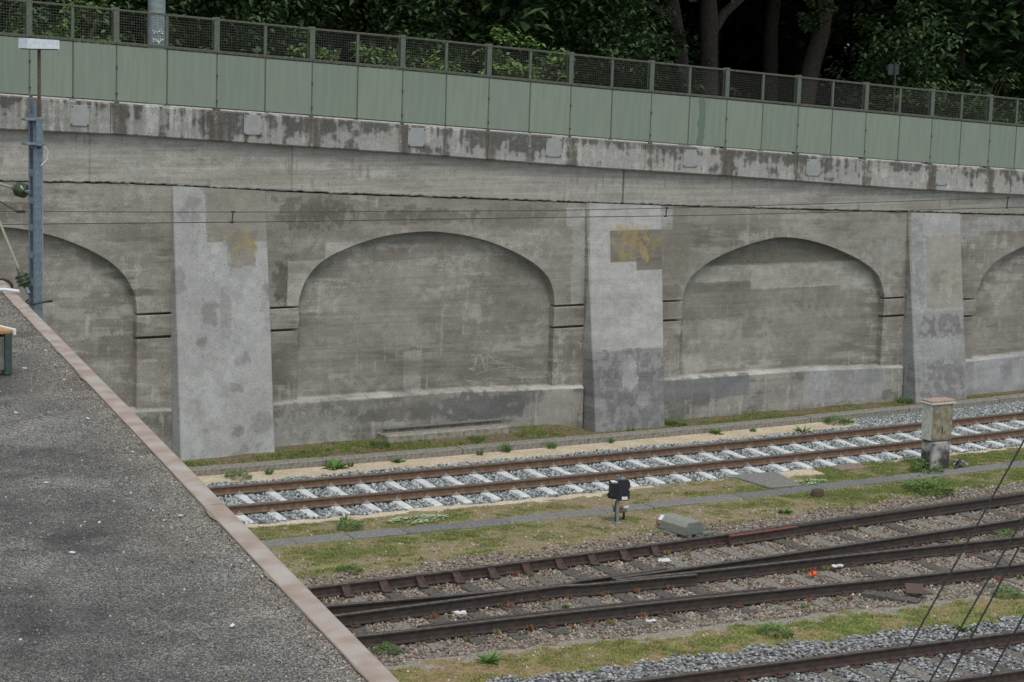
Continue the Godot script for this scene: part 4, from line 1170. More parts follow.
func build_crossing() -> void:
	var track := thing("railway_turnout", "dark rails of two merging tracks on old timber sleepers with a crossing", "railway track")
	var base := -0.122
	var h := 0.172
	var a := smooth_line(RAIL_A, -30.0, 26.0, 0.4)
	var d := smooth_line(RAIL_D, -16.0, 26.0, 0.4)
	part(track, "rail", rail_mesh(a, base, h, mats.purple_rail, mats.old_top), null)
	part(track, "rail", rail_mesh(d, base, h, mats.old_rail, mats.old_top), null)
	var nose := -6.35
	part(track, "rail", rail_mesh(smooth_line(RAIL_B, nose, 26.0, 0.4), base, h, mats.old_rail, mats.old_top), null)
	part(track, "rail", rail_mesh(smooth_line(RAIL_C, nose, 26.0, 0.4), base, h, mats.old_rail, mats.old_top), null)
	# closure rails from the left that bend out past the crossing nose as wing rails
	var left_c := smooth_line(RAIL_C, -16.0, -7.3, 0.3)
	for x in [-6.9, -6.5, -6.0, -5.5, -5.2]: left_c.append(Vector2(x, at(RAIL_B, x) - 0.115 - maxf(0.0, x + 5.6) * 0.08))
	part(track, "wing_rail", rail_mesh(left_c, base, h, mats.old_rail, mats.old_top), null)
	var left_b := smooth_line(RAIL_B, -30.0, -7.3, 0.3)
	for x in [-6.9, -6.5, -6.0, -5.4, -5.0]: left_b.append(Vector2(x, at(RAIL_C, x) + 0.115 + maxf(0.0, x + 5.5) * 0.06))
	part(track, "wing_rail", rail_mesh(left_b, base, h, mats.old_rail, mats.old_top), null)
	# check rails
	var guard := []
	for q in smooth_line(RAIL_D, -10.35, -4.35, 0.4): guard.append(q + Vector2(0, -0.115))
	part(track, "check_rail", rail_mesh(guard, base, h, mats.purple_rail, mats.purple_rail), null)
	var ga := []
	for q in smooth_line(RAIL_A, -1.4, 4.6, 0.4): ga.append(q + Vector2(0, 0.12))
	part(track, "check_rail", rail_mesh(ga, base + 0.006, h, mats.old_rail, mats.old_rail), null)
	var gr := []
	for q in smooth_line(RAIL_A, -2.95, -1.405, 0.25): gr.append(q + Vector2(0, 0.125))
	var red := part(track, "check_rail", rail_mesh(gr, base + 0.008, h - 0.01, mats.purple_rail, mats.red_rail), null)
	red.set_meta("label", "rust red painted end of a check rail")
	# timbers right across both tracks
	var meshes := []
	for i in 5: meshes.append(timber_mesh(1.0, 100 + i))
	var plate := old_clip_mesh()
	var tm := [mats.timber, mats.timber_b, mats.timber_c]
	for k in range(-24, 16):
		var x := k * 0.64
		var z0 := at(RAIL_A, x) - 0.48
		var z1 := at(RAIL_D, x) + 0.45
		var len := z1 - z0
		var mid := (z0 + z1) * 0.5
		var turn := 0.03 + rng.randf_range(-0.012, 0.012)
		var xm := x - (mid - 8.0) * 0.03
		var s := part(track, "sleeper", meshes[rng.randi() % 5], tm[rng.randi() % 3], Vector3(xm, -0.124 + rng.randf_range(-0.006, 0.002), mid), Basis(Vector3.UP, -turn).scaled_local(Vector3(1, 1, len)))
		for line in [RAIL_A, RAIL_B, RAIL_C, RAIL_D]:
			var zl := at(line, x)
			if line == RAIL_C and x < -15.9: continue
			part(s, "baseplate", plate, mats.old_clip, Vector3(0, 0.004, (zl - mid) / len), Basis().scaled_local(Vector3(1, 1, 1.0 / len)))
	# support brackets along the farther rail
	var br := tool()
	for s in [-1, 1]:
		var o := PackedVector2Array([Vector2(0.03, 0.0), Vector2(0.2, 0.0), Vector2(0.06, 0.135), Vector2(0.03, 0.14)])
		var idx := Geometry2D.triangulate_polygon(o)
		for x in [s * 0.075 - 0.014, s * 0.075 + 0.014]:
			for i in idx: br.add_vertex(Vector3(x, o[i].y, o[i].x))
		for i in 4:
			var p: Vector2 = o[i]
			var q: Vector2 = o[(i + 1) % 4]
			quad(br, Vector3(s * 0.075 - 0.014, p.y, p.x), Vector3(s * 0.075 - 0.014, q.y, q.x), Vector3(s * 0.075 + 0.014, q.y, q.x), Vector3(s * 0.075 + 0.014, p.y, p.x))
	add_bevel_box(br, Vector3(0, 0.012, 0.15), Vector3(0.2, 0.024, 0.26), 0.004)
	quad(br, Vector3(-0.075, 0.012, 0.17), Vector3(-0.075, 0.11, 0.07), Vector3(0.075, 0.11, 0.07), Vector3(0.075, 0.012, 0.17))
	add_bevel_box(br, Vector3(0, 0.118, 0.045), Vector3(0.16, 0.03, 0.04), 0.006)
	var bracket := done(br)
	for k in range(-17, -6):
		var x := k * 0.64
		part(track, "rail_bracket", bracket, mats.chair, Vector3(x, -0.12, at(RAIL_A, x)), Basis().scaled(Vector3(0.7, 1.0, 0.85)))

func build_near_track() -> void:
	var track := thing("railway_track", "nearest railway track cut off by the lower right corner", "railway track")
	for off in [0.0, 1.507]:
		var path := []
		for i in 60: path.append(Vector2(-30.0 + i, edge_e(-30.0 + i) + off))
		part(track, "rail", rail_mesh(path, -0.122, 0.172, mats.purple_rail, mats.old_top), null)
	var tm := [mats.timber, mats.timber_b, mats.timber_c]
	var meshes := []
	for i in 4: meshes.append(timber_mesh(2.5, 300 + i))
	var plate := old_clip_mesh()
	for k in range(-22, 14):
		var x := k * 0.62
		var s := part(track, "sleeper", meshes[rng.randi() % 4], tm[rng.randi() % 3], Vector3(x - 0.06, -0.124 + rng.randf_range(-0.012, 0.0), edge_e(x) + 0.7535), Basis(Vector3.UP, -0.0817 + rng.randf_range(-0.01, 0.01)))
		for z in [-0.7535, 0.7535]: part(s, "baseplate", plate, mats.old_clip, Vector3(0, 0.004, z))

# ---------------------------------------------------------------- kerb, cable trough, slabs
func build_kerb() -> void:
	var kerb := thing("kerb", "low concrete kerb holding back the verge below the wall", "kerb")
	var x := -15.4
	while x < 17.5:
		var len := 3.0
		var xm := x + len * 0.5
		part(kerb, "kerb_stone", bevel_box(len - 0.014, 0.24, 0.3, 0.018), mats.kerb, Vector3(xm, -0.055 + rng.randf_range(-0.008, 0.008), bend(xm) - 1.95 + rng.randf_range(-0.01, 0.01)), Basis(Vector3.UP, atan(0.00475 * xm) + rng.randf_range(-0.004, 0.004)))
		x += len
	var trough := thing("cable_trough", "line of grey concrete cable trough lids lying in the turf", "cable trough")
	x = -15.6
	var lid := bevel_box(0.985, 0.12, 0.4, 0.012)
	var lid_b := bevel_box(0.985, 0.12, 0.4, 0.02)
	while x < 16.0:
		var xm := x + 0.5
		part(trough, "lid", lid if rng.randf() < 0.5 else lid_b, mats.trough if rng.randf() < 0.6 else mats.trough_b, Vector3(xm, -0.115 + rng.randf_range(-0.006, 0.008), bend(xm) + 3.48 + rng.randf_range(-0.012, 0.012)), Basis(Vector3.UP, atan(0.00475 * xm) + rng.randf_range(-0.008, 0.008)) * Basis(Vector3(1, 0, 0), rng.randf_range(-0.02, 0.02)))
		x += 1.0
	var sl := tag(part(self, "concrete_slab", slab_plate([Vector2(0.42, 1.9), Vector2(0.45, 3.12), Vector2(1.18, 3.2), Vector2(1.5, 2.0)], 0.1), mats.trough_b, Vector3(0, -0.055, 0)), "flat grey concrete slab between the far track and the cable trough", "slab")
	tag(part(self, "concrete_slab", slab_plate([Vector2(2.85, 2.02), Vector2(2.85, 2.4), Vector2(3.6, 2.38), Vector2(3.62, 1.98)], 0.08), mats.red_slab, Vector3(0, -0.06, 0)), "small reddish slab in the turf left of the cabinet pillar", "slab")

func slab_plate(o: Array, thick: float) -> ArrayMesh:
	var st := tool()
	var b := 0.012
	var mid := Vector2.ZERO
	for q in o: mid += q / o.size()
	var n := o.size()
	for i in n:
		var p: Vector2 = o[i]
		var q: Vector2 = o[(i + 1) % n]
		var pi := p + (mid - p).normalized() * b
		var qi := q + (mid - q).normalized() * b
		quad(st, Vector3(pi.x, 0, pi.y), Vector3(p.x, -b, p.y), Vector3(q.x, -b, q.y), Vector3(qi.x, 0, qi.y))
		quad(st, Vector3(p.x, -b, p.y), Vector3(p.x, -thick, p.y), Vector3(q.x, -thick, q.y), Vector3(q.x, -b, q.y))
		for v in [Vector3(mid.x, 0.002, mid.y), Vector3(pi.x, 0, pi.y), Vector3(qi.x, 0, qi.y)]: st.add_vertex(v)
	return done(st)

# ---------------------------------------------------------------- lineside things
func build_lineside() -> void:
	# low foundation against the wall
	var f := thing("concrete_footing", "long low concrete footing with a steel angle on top against the wall", "footing", Vector3(-3.25, 0.0, -2.86))
	var st := tool()
	add_bevel_box(st, Vector3(0, 0.1, 0), Vector3(2.86, 0.36, 0.5), 0.03)
	part(f, "block", done(st), mats.concrete)
	part(f, "angle_bar", slab(PackedVector2Array([Vector2(-1.4, 0.0), Vector2(1.4, 0.0), Vector2(1.4, 0.014), Vector2(-1.4, 0.014)]), -0.06, 0.06), mats.trough, Vector3(0, 0.36, -0.06), Basis(Vector3(1, 0, 0), 0.12))
	part(f, "angle_leg", bevel_box(2.78, 0.075, 0.014, 0.003), mats.concrete_dark, Vector3(0, 0.316, -0.04))
	part(f, "end_block", bevel_box(0.32, 0.2, 0.36, 0.03), mats.concrete_dark, Vector3(1.62, 0.04, 0.05), Basis(Vector3.UP, 0.1))
	# dwarf signal
	var s := thing("shunting_signal", "small black shunting signal on a grey post in the turf", "railway signal", Vector3(-3.87, -0.09, 4.31))
	s.scale = Vector3(0.88, 0.98, 0.88)
	part(s, "post", tube([Vector3(0, 0, 0), Vector3(0, 0.46, 0)], [0.035], 12), mats.signal_post)
	part(s, "foot_plate", bevel_box(0.16, 0.03, 0.16, 0.005), mats.signal_post, Vector3(0, 0.015, 0))
	var hd := tool()
	var o := PackedVector2Array()
	for q in [[-0.1, 0.0], [0.1, 0.0], [0.135, 0.05], [0.135, 0.17], [0.11, 0.2], [0.135, 0.23], [0.135, 0.32], [0.1, 0.37], [-0.1, 0.37]]: o.append(Vector2(q[0], q[1]))
	var turn := Basis(Vector3.UP, -0.35)
	part(s, "signal_head", slab(o, -0.05, 0.05), mats.black_b, Vector3(0.07, 0.43, 0.06), turn)
	part(s, "rear_housing", bevel_box(0.16, 0.3, 0.2, 0.02), mats.black, Vector3(-0.11, 0.62, 0.0), turn)
	part(s, "hood", tube([Vector3(-0.24, 0.54, 0.05), Vector3(-0.15, 0.54, 0.02)], [0.055, 0.06], 12), mats.black)
	part(s, "cap", lathe([Vector2(0.0, 0.0), Vector2(0.055, 0.0), Vector2(0.055, 0.05), Vector2(0.03, 0.06), Vector2(0.045, 0.07), Vector2(0.04, 0.09), Vector2(0.0, 0.1)], 12), mats.trough, Vector3(-0.02, 0.79, 0.0))
	part(s, "top_label", bevel_box(0.12, 0.006, 0.16, 0.001), mats.sticker, Vector3(-0.11, 0.775, 0.0), turn)
	part(s, "number_plate", bevel_box(0.12, 0.06, 0.008, 0.002), mats.sticker, Vector3(0.085, 0.475, 0.115), turn)
	part(s, "cable", tube([Vector3(-0.06, 0.42, 0.02), Vector3(-0.075, 0.25, 0.03), Vector3(-0.05, 0.0, 0.02)], [0.012], 6), mats.cable)
	# small cable box behind the signal
	var j := thing("junction_box", "little pale topped junction box behind the signal post", "junction box", Vector3(-3.68, -0.09, 4.12))
	part(j, "leg", bevel_box(0.03, 0.16, 0.03, 0.003), mats.black, Vector3(-0.07, 0.08, 0))
	part(j, "leg", bevel_box(0.03, 0.16, 0.03, 0.003), mats.black, Vector3(0.07, 0.08, 0.02))
	part(j, "housing", bevel_box(0.22, 0.09, 0.16, 0.02), mats.trough_b, Vector3(0, 0.19, 0))
	part(j, "lid", bevel_box(0.24, 0.04, 0.18, 0.015), mats.wood_yellow, Vector3(-0.01, 0.25, 0))
	part(j, "label_plate", bevel_box(0.11, 0.045, 0.012, 0.002), mats.sticker, Vector3(0.06, 0.25, 0.092))
	# point machine: long box with chamfered roof
	var m := thing("point_machine", "grey box shaped point machine beside the dark rails", "point machine", Vector3(-3.2, -0.12, 5.24), 0.1)
	var e := PackedVector2Array([Vector2(-0.24, 0.06), Vector2(0.24, 0.06), Vector2(0.24, 0.22), Vector2(0.16, 0.30), Vector2(-0.16, 0.30), Vector2(-0.24, 0.22)])
	m.scale = Vector3(0.86, 0.9, 0.86)
	part(m, "cover", slab(e, -0.44, 0.44), mats.machine)
	part(m, "end_plate", slab(PackedVector2Array([Vector2(-0.23, 0.07), Vector2(0.23, 0.07), Vector2(0.23, 0.215), Vector2(0.155, 0.29), Vector2(-0.155, 0.29), Vector2(-0.23, 0.215)]), 0.44, 0.455), mats.machine_side)
	part(m, "base_plate", bevel_box(0.62, 0.03, 0.5, 0.006), mats.trough, Vector3(-0.02, 0.03, -0.05))
	part(m, "foot", bevel_box(0.12, 0.1, 0.3, 0.01), mats.machine_side, Vector3(-0.12, 0.02, 0.3))
	part(m, "foot", bevel_box(0.5, 0.06, 0.12, 0.01), mats.machine_side, Vector3(0.28, 0.03, 0.38))
	part(m, "drive_rod", tube([Vector3(0.05, 0.04, 0.4), Vector3(0.02, 0.03, 0.85)], [0.018], 8), mats.trough)
	part(m, "white_label", slab(PackedVector2Array([Vector2(-0.06, -0.05), Vector2(0.06, -0.05), Vector2(0.06, 0.05), Vector2(-0.06, 0.05)]), 0.0, 0.004), mats.sticker, Vector3(-0.203, 0.264, -0.33), Basis(Vector3(0, 0, 1), PI / 4) * Basis(Vector3.UP, 0) * Basis(Vector3(1, 0, 0), -PI / 2))
	part(m, "red_emblem", lathe([Vector2(0.0, 0.004), Vector2(0.045, 0.004), Vector2(0.045, 0.0)], 14), mats.sticker_red, Vector3(-0.241, 0.15, -0.36), Basis(Vector3(0, 0, 1), PI / 2))
	# cabinet on a concrete pillar
	var c := thing("cabinet_pillar", "weathered cabinet on a stained concrete pillar with a rusty lid", "cabinet", Vector3(4.85, -0.1, 2.91), 0.0)
	c.scale = Vector3(0.88, 1.0, 0.5)
	part(c, "pillar", bevel_box(0.6, 0.62, 0.58, 0.03), mats.cabinet_base, Vector3(0, 0.27, 0))
	part(c, "cabinet_body", bevel_box(0.62, 0.78, 0.6, 0.02), mats.cabinet, Vector3(0, 0.985, 0))
	part(c, "side_panel", bevel_box(0.012, 0.74, 0.56, 0.004), mats.cabinet_side, Vector3(-0.316, 0.985, 0))
	part(c, "door", bevel_box(0.54, 0.7, 0.012, 0.004), mats.cabinet, Vector3(0.0, 0.985, 0.306))
	part(c, "door_handle", bevel_box(0.02, 0.12, 0.03, 0.005), mats.black_b, Vector3(0.0, 0.82, 0.325))
	part(c, "lid", bevel_box(0.7, 0.05, 0.68, 0.015), mats.rusty_lid, Vector3(0, 1.4, 0))
	part(c, "lid_rim", bevel_box(0.74, 0.04, 0.72, 0.01), mats.cabinet_side, Vector3(0, 1.36, 0))
	var pipe := tag(part(self, "cable_coil", tube([Vector3(5.05, -0.09, 3.26), Vector3(5.2, 0.02, 3.24), Vector3(5.32, 0.08, 3.14), Vector3(5.3, -0.02, 3.05), Vector3(5.42, -0.08, 3.2)], [0.03], 8), mats.cable), "dark cable end lying at the foot of the cabinet pillar", "cable")
	tag(part(self, "stone_heap", heap_mesh(), mats.concrete, Vector3(5.5, -0.1, 2.85)), "small heap of pale stones right of the cabinet pillar", "stones")
	# stump
	var sp := thing("tree_stump", "short dark wooden stump beside the cable trough lids", "stump", Vector3(0.9, -0.1, 4.0))
	sp.scale = Vector3(0.8, 0.72, 0.62)
	part(sp, "body", lathe([Vector2(0.19, 0.0), Vector2(0.17, 0.08), Vector2(0.165, 0.17), Vector2(0.15, 0.19), Vector2(0.12, 0.175), Vector2(0.0, 0.18)], 11), mats.stump)
	# litter
	paper("white_paper", "crumpled white paper between the wing rail and the lower rail", Vector3(-9.3, -0.07, 8.2), 0.16)
	paper("white_paper", "crumpled white paper on a sleeper near the point machine", Vector3(-4.72, -0.07, 6.92), 0.16)
	paper("white_paper", "small white scrap beside red weeds at the crossing track", Vector3(-2.35, -0.06, 8.42), 0.13)
	paper("white_paper", "small white scrap below the lowest crossing rail, above the near turf strip", Vector3(-7.0, -0.06, 9.75), 0.1)
	var or_cup := thing("orange_cup", "bright orange plastic cup between the timber sleepers", "litter", Vector3(-2.9, -0.1, 8.52))
	part(or_cup, "cup", lathe([Vector2(0.0, 0.0), Vector2(0.035, 0.0), Vector2(0.045, 0.09), Vector2(0.041, 0.09), Vector2(0.032, 0.006)], 12), mats.orange, Vector3.ZERO, Basis(Vector3(0, 0, 1), 1.2))
	tag(part(self, "steel_plate", bevel_box(0.5, 0.02, 0.28, 0.004), mats.rust_plate, Vector3(-2.25, -0.02, 10.12), Basis(Vector3.UP, 0.9) * Basis(Vector3(0, 0, 1), 0.05)), "rusty steel plate lying against the near crossing rail", "plate")
	tag(part(self, "timber_offcut", timber_mesh(0.9, 77), mats.timber_b, Vector3(-2.75, -0.06, 10.15), Basis(Vector3.UP, 0.5)), "dark timber offcut beside the rusty steel plate", "timber")

func heap_mesh() -> ArrayMesh:
	var st := tool()
	var one := stone_mesh()
	for i in 26:
		var r := rng.randf_range(0.0, 0.24)
		var t := rng.randf() * TAU
		st.append_from(one, 0, Transform3D(turned(Vector3.ONE * rng.randf_range(0.07, 0.13)), Vector3(cos(t) * r * 1.3, 0.03 + (0.24 - r) * 0.35 * rng.randf(), sin(t) * r)))
	return st.commit()

func paper(called: String, label: String, where: Vector3, size: float) -> void:
	var st := tool()
	var n := 5
	var g := []
	for j in n + 1:
		var row := []
		for i in n + 1:
			row.append(Vector3((i / float(n) - 0.5) * size * 1.3 + rng.randf_range(-0.02, 0.02), rng.randf_range(0.0, size * 0.3), (j / float(n) - 0.5) * size * 0.8 + rng.randf_range(-0.02, 0.02)))
		g.append(row)
	for j in n:
		for i in n: quad(st, g[j][i], g[j + 1][i], g[j + 1][i + 1], g[j][i + 1])
	tag(part(self, called, done(st), mats.paper, where), label, "litter")

# ---------------------------------------------------------------- weeds
func leaf(st: SurfaceTool, root: Vector3, dir: Vector3, up: Vector3, length: float, width: float, col := Color.WHITE) -> void:
	var side := dir.cross(up).normalized() * width * 0.5
	var droop := -up * length * 0.12
	var m := root + dir * length * 0.45 + up * length * 0.05
	var t := root + dir * length + droop
	st.set_color(col)
	for v in [root, m + side, t, root, t, m - side]: st.add_vertex(v)

func weed_mesh(seed_: int, kind: int) -> ArrayMesh:
	var r := RandomNumberGenerator.new()
	r.seed = seed_
	var st := tool()
	# kind 0 rosette of broad leaves, 1 upright tuft, 2 ferny bush, 3 low pale carpet
	var n: int = [34, 46, 420, 190][kind]
	for i in n:
		var t := r.randf() * TAU
		var v := r.randf_range(0.75, 1.25)
		var col := Color(v, v, v)
		if kind == 0:
			var el := r.randf_range(0.15, 1.2)
			leaf(st, Vector3(cos(t), 0, sin(t)) * r.randf() * 0.06, Vector3(cos(t) * cos(el), sin(el), sin(t) * cos(el)), Vector3.UP, r.randf_range(0.12, 0.24), r.randf_range(0.03, 0.06), col)
		elif kind == 1:
			var el := r.randf_range(0.7, 1.45)
			leaf(st, Vector3(cos(t), 0, sin(t)) * r.randf() * 0.1, Vector3(cos(t) * cos(el), sin(el), sin(t) * cos(el)), Vector3(cos(t), 0.2, sin(t)).normalized(), r.randf_range(0.14, 0.34), r.randf_range(0.012, 0.028), col)
		elif kind == 2:
			var rad := sqrt(r.randf())
			var y := r.randf() * (1.0 - rad * rad * 0.8)
			leaf(st, Vector3(cos(t) * rad * 0.5, y * 0.36, sin(t) * rad * 0.42), Vector3(cos(t), r.randf_range(-0.3, 1.1), sin(t)).normalized(), Vector3.UP, r.randf_range(0.07, 0.15), r.randf_range(0.025, 0.05), col)
		else:
			var rad := sqrt(r.randf())
			leaf(st, Vector3(cos(t) * rad * 0.55, 0.02 + r.randf() * 0.07 * (1.0 - rad), sin(t) * rad * 0.28), Vector3(cos(t * 3.1), r.randf_range(0.0, 0.5), sin(t * 3.1)).normalized(), Vector3.UP, r.randf_range(0.05, 0.1), r.randf_range(0.04, 0.07), col)
	return done(st)

func build_weeds() -> void:
	var meshes := []
	for k in 4:
		meshes.append([weed_mesh(500 + k, k), weed_mesh(520 + k, k)])
	var list := [
		[-8.4, -1.6, 2, 0.5, "leafy weed before the kerb, leftmost at the roof edge"], [-7.75, -1.62, 1, 0.8, "small weed at the kerb below the pale buttress corner"], [-6.35, -1.66, 0, 1.35, "dense dark green rosette at the kerb left of the footing"],
		[-6.0, -1.66, 1, 0.7, "thin weed just right of the dense green rosette"], [-4.95, -1.68, 0, 0.8, "small flat weed at the kerb below the footing's left end"], [-3.1, -1.66, 1, 0.8, "short weed at the kerb below the middle of the footing"], [-2.45, -1.68, 1, 1.15, "upright weed at the kerb below the footing's right end"],
		[-1.4, -1.66, 1, 1.0, "spiky green weed between the footing and the middle buttress"], [0.1, -1.68, 1, 0.7, "low weed in front of the middle buttress's left corner"], [0.95, -2.2, 1, 1.0, "grassy weed on the verge before the middle buttress"], [2.5, -2.75, 2, 0.5, "bushy weed at the right foot of the middle buttress"],
		[2.8, -1.66, 0, 0.9, "yellow green weed at the kerb right of the middle buttress"], [4.75, -1.1, 0, 1.1, "broad flat weed in the sand beside the far rail"], [6.1, -1.62, 2, 0.55, "leafy weed at the kerb below the second arch"], [6.45, -1.62, 0, 0.9, "weed beside the leafy one at the kerb's second arch"],
		[3.75, -1.6, 0, 0.6, "tiny weed at the kerb below the second arch's left half"], [9.3, -2.9, 2, 0.45, "weed climbing the left foot of the right buttress"], [4.42, 3.15, 2, 0.7, "dark bushy weed at the left foot of the cabinet pillar"], [3.15, 4.55, 2, 0.95, "large ferny weed in front of the cabinet pillar"],
		[2.0, 7.78, 2, 0.45, "bright green weed between the crossing rails at the right edge"], [-8.3, 2.75, 2, 0.5, "small green weed in the turf left of the pale carpet plant"], [-8.15, 2.25, 1, 0.7, "thin weed at the sand edge of the far track"], [-9.6, 5.25, 2, 0.4, "green weed where turf meets old ballast at left"],
		[-11.05, 9.2, 2, 0.42, "bright weed beside the near rail at the roof edge"], [-10.1, 10.35, 0, 1.0, "flat rosette in the rust brown turf at the bottom"], [-4.3, 9.95, 1, 0.6, "small weed under the near crossing rail"], [-1.0, 10.85, 2, 0.5, "leafy weed at the right edge above the grey ballast"],
		[-3.0, 12.0, 0, 0.9, "small weed among the grey ballast at right"], [-5.7, 11.0, 2, 0.5, "round green weed in the second turf strip"], [-4.9, -2.55, 2, 0.42, "weed clump at the left end of the footing"], [-2.75, -2.4, 2, 0.3, "moss green weed in front of the footing"],
		[-4.55, 7.72, 2, 0.5, "green weed growing in the rail crossing"], [-7.6, 8.4, 1, 0.6, "thin weed between the crossing rails"], [-0.6, 4.9, 0, 0.8, "small rosette in the turf right of the point machine"]]
	for i in list.size():
		var q: Array = list[i]
		var t := thing("weed", q[4], "weed", Vector3(q[0], ground_height(q[0], q[1]) - 0.005, q[1]), rng.randf() * TAU, "weeds along the tracks")
		part(t, "leaves", meshes[q[2]][i % 2], mats.weed, Vector3.ZERO, Basis().scaled(Vector3.ONE * q[3] * (0.7 if q[2] == 1 else 1.0)))
	for q in [[-6.95, 2.72, 1.0, "pale silvery ground cover plant beside the trough lids"], [1.5, 3.02, 0.75, "pale green ground cover plant right of the flat slab"]]:
		var t := thing("ground_cover_plant", q[3], "plant", Vector3(q[0], -0.085, q[1]))
		part(t, "leaves", meshes[3][0], mats.leaf_pale, Vector3.ZERO, Basis().scaled(Vector3.ONE * q[2]))
	# reddish seedlings along the crossing rails
	var red := []
	var mesh := weed_mesh(540, 1)
	for i in 150:
		var x := rng.randf_range(-12.0, 6.0)
		var z := at([RAIL_A, RAIL_B, RAIL_C, RAIL_D][rng.randi() % 4], x) + rng.randf_range(0.08, 0.35) * (1 if rng.randf() < 0.7 else -1)
		if absf(x + 2.6) < 0.7 and rng.randf() < 0.5: z = at(RAIL_C, x) + 0.15
		var c := Color(0.3, 0.14, 0.09) if rng.randf() < 0.6 else Color(0.2, 0.22, 0.07)
		red.append([Transform3D(Basis(Vector3.UP, rng.randf() * TAU).scaled_local(Vector3.ONE * rng.randf_range(0.14, 0.36)), Vector3(x, -0.14, z)), c])
	scatter("dry_seedlings", mesh, mats.grass, red, "dry reddish seedlings growing along the dark crossing rails", "weeds")

# ---------------------------------------------------------------- roof in the foreground
const ROOF_Y := 5.6
func roof_point(s: float, t: float, y: float) -> Vector3:
	# s metres along the edge from its far end, t metres inwards
	var o := Vector3(-17.45, y, 12.24)
	var d := Vector3(-2.89, 0, 14.08).normalized()
	var inward := Vector3(-14.08, 0, -2.89).normalized()
	return o + d * s + inward * t

func build_roof() -> void:
	var roof := thing("flat_roof", "dark gritty flat roof with a pale edge strip in the left foreground", "roof")
	var m := StandardMaterial3D.new()
	m.albedo_texture = grain_texture(60, 0.3, [[0.3, rgb(62, 60, 59)], [0.46, rgb(102, 100, 97)], [0.56, rgb(122, 119, 115)], [0.72, rgb(190, 186, 180)]], 1024, 3, FastNoiseLite.TYPE_VALUE)
	m.uv1_triplanar = true; m.uv1_world_triplanar = true
	m.uv1_scale = Vector3.ONE / 1.7
	m.roughness = 0.9
	m.vertex_color_use_as_albedo = true
	m.normal_enabled = true
	m.normal_texture = bump_texture(61, 0.22, 4.0, 1024)
	# deck with worn and dusty areas
	var nx := 130
	var ns := 520
	var verts := PackedVector3Array()
	var cols := PackedColorArray()
	var norms := PackedVector3Array()
	var idx := PackedInt32Array()
	for j in ns + 1:
		for i in nx + 1:
			var t := 0.1 + 9.0 * pow(float(i) / nx, 1.6)
			var s := -3.0 + 28.0 * float(j) / ns
			var p := roof_point(s, t, ROOF_Y)
			p.y += noise_b.get_noise_2d(p.x * 1.5, p.z * 1.5) * 0.008
			verts.append(p)
			norms.append(Vector3.UP)
			var g := noise_b.get_noise_2d(p.x * 1.6, p.z * 1.6)
			var g2 := noise_a.get_noise_2d(p.x * 7.0, p.z * 7.0)
			var dust := smoothstep(0.62, 0.14, t + g * 0.4 + g2 * 0.25)
			var pale := smoothstep(0.1, 0.5, noise_b.get_noise_2d(p.x * 0.9 + 40.0, p.z * 0.9)) * 0.3
			var c := Color(0.6, 0.595, 0.585).lerp(Color(1.2, 1.1, 0.95), dust * 0.85).lerp(Color(1.0, 0.98, 0.93), pale * 1.6)
			var blot := noise_a.get_noise_2d(p.x * 3.0 + 90.0, p.z * 5.0)
			var k := 0.82 + g2 * 0.35 + g * 0.4 - smoothstep(0.25, 0.4, blot) * 0.2 + smoothstep(0.25, 0.45, noise_a.get_noise_2d(p.x * 2.0 - 60.0, p.z * 4.0)) * 0.25
			cols.append(Color(minf(c.r * k, 1.0), minf(c.g * k, 1.0), minf(c.b * k, 1.0)))
	for j in ns:
		for i in nx:
			var a := j * (nx + 1) + i
			for q in [a, a + nx + 1, a + 1, a + 1, a + nx + 1, a + nx + 2]: idx.append(q)
	var arrays := []
	arrays.resize(Mesh.ARRAY_MAX)
	arrays[Mesh.ARRAY_VERTEX] = verts; arrays[Mesh.ARRAY_COLOR] = cols; arrays[Mesh.ARRAY_NORMAL] = norms; arrays[Mesh.ARRAY_INDEX] = idx
	var mesh := ArrayMesh.new()
	mesh.add_surface_from_arrays(Mesh.PRIMITIVE_TRIANGLES, arrays)
	part(roof, "deck", mesh, m)
	# slab under the deck, and columns
	var st := tool()
	var a := [roof_point(-3, 0.06, ROOF_Y - 0.012), roof_point(25, 0.06, ROOF_Y - 0.012), roof_point(25, 9.1, ROOF_Y - 0.012), roof_point(-3, 9.1, ROOF_Y - 0.012)]
	var b := []
	for q in a: b.append(q - Vector3(0, 0.35, 0))
	quad(st, a[0], a[1], a[2], a[3]); quad(st, b[0], b[1], b[2], b[3])
	for i in 4: quad(st, a[i], a[(i + 1) % 4], b[(i + 1) % 4], b[i])
	part(roof, "slab", done(st), mats.concrete)
	for q in [[8.0, 3.0], [16.0, 3.0], [23.0, 3.0]]:
		var p := roof_point(q[0], q[1], 0.0)
		part(roof, "column", bevel_box(0.4, ROOF_Y + 0.0, 0.4, 0.03), mats.concrete, Vector3(p.x, (ROOF_Y - 0.35) * 0.5 - 0.2, p.z))
	# edge strip in lengths: low upstand, slightly domed, folded down outside
	var s := -3.0
	while s < 24.9:
		var e := tool()
		var len := 3.5
		var prof := [Vector2(0.129, -0.006), Vector2(0.125, 0.007), Vector2(0.1, 0.012), Vector2(0.05, 0.016), Vector2(0.012, 0.014), Vector2(0.0, 0.004), Vector2(0.0, -0.36), Vector2(0.02, -0.38)]
		var prev := []
		for k in 9:
			var ss := s + (len - 0.006) * k / 8.0
			var ring := []
			for q in prof: ring.append(roof_point(ss, q.x, ROOF_Y + q.y))
			if prev:
				for i in prof.size() - 1: quad(e, prev[i], prev[i + 1], ring[i + 1], ring[i])
			prev = ring
		part(roof, "edge_strip", done(e), mats.edge_strip)
		s += len
	# thin rusty fillet between the deck and the strip
	var r := tool()
	var pr := []
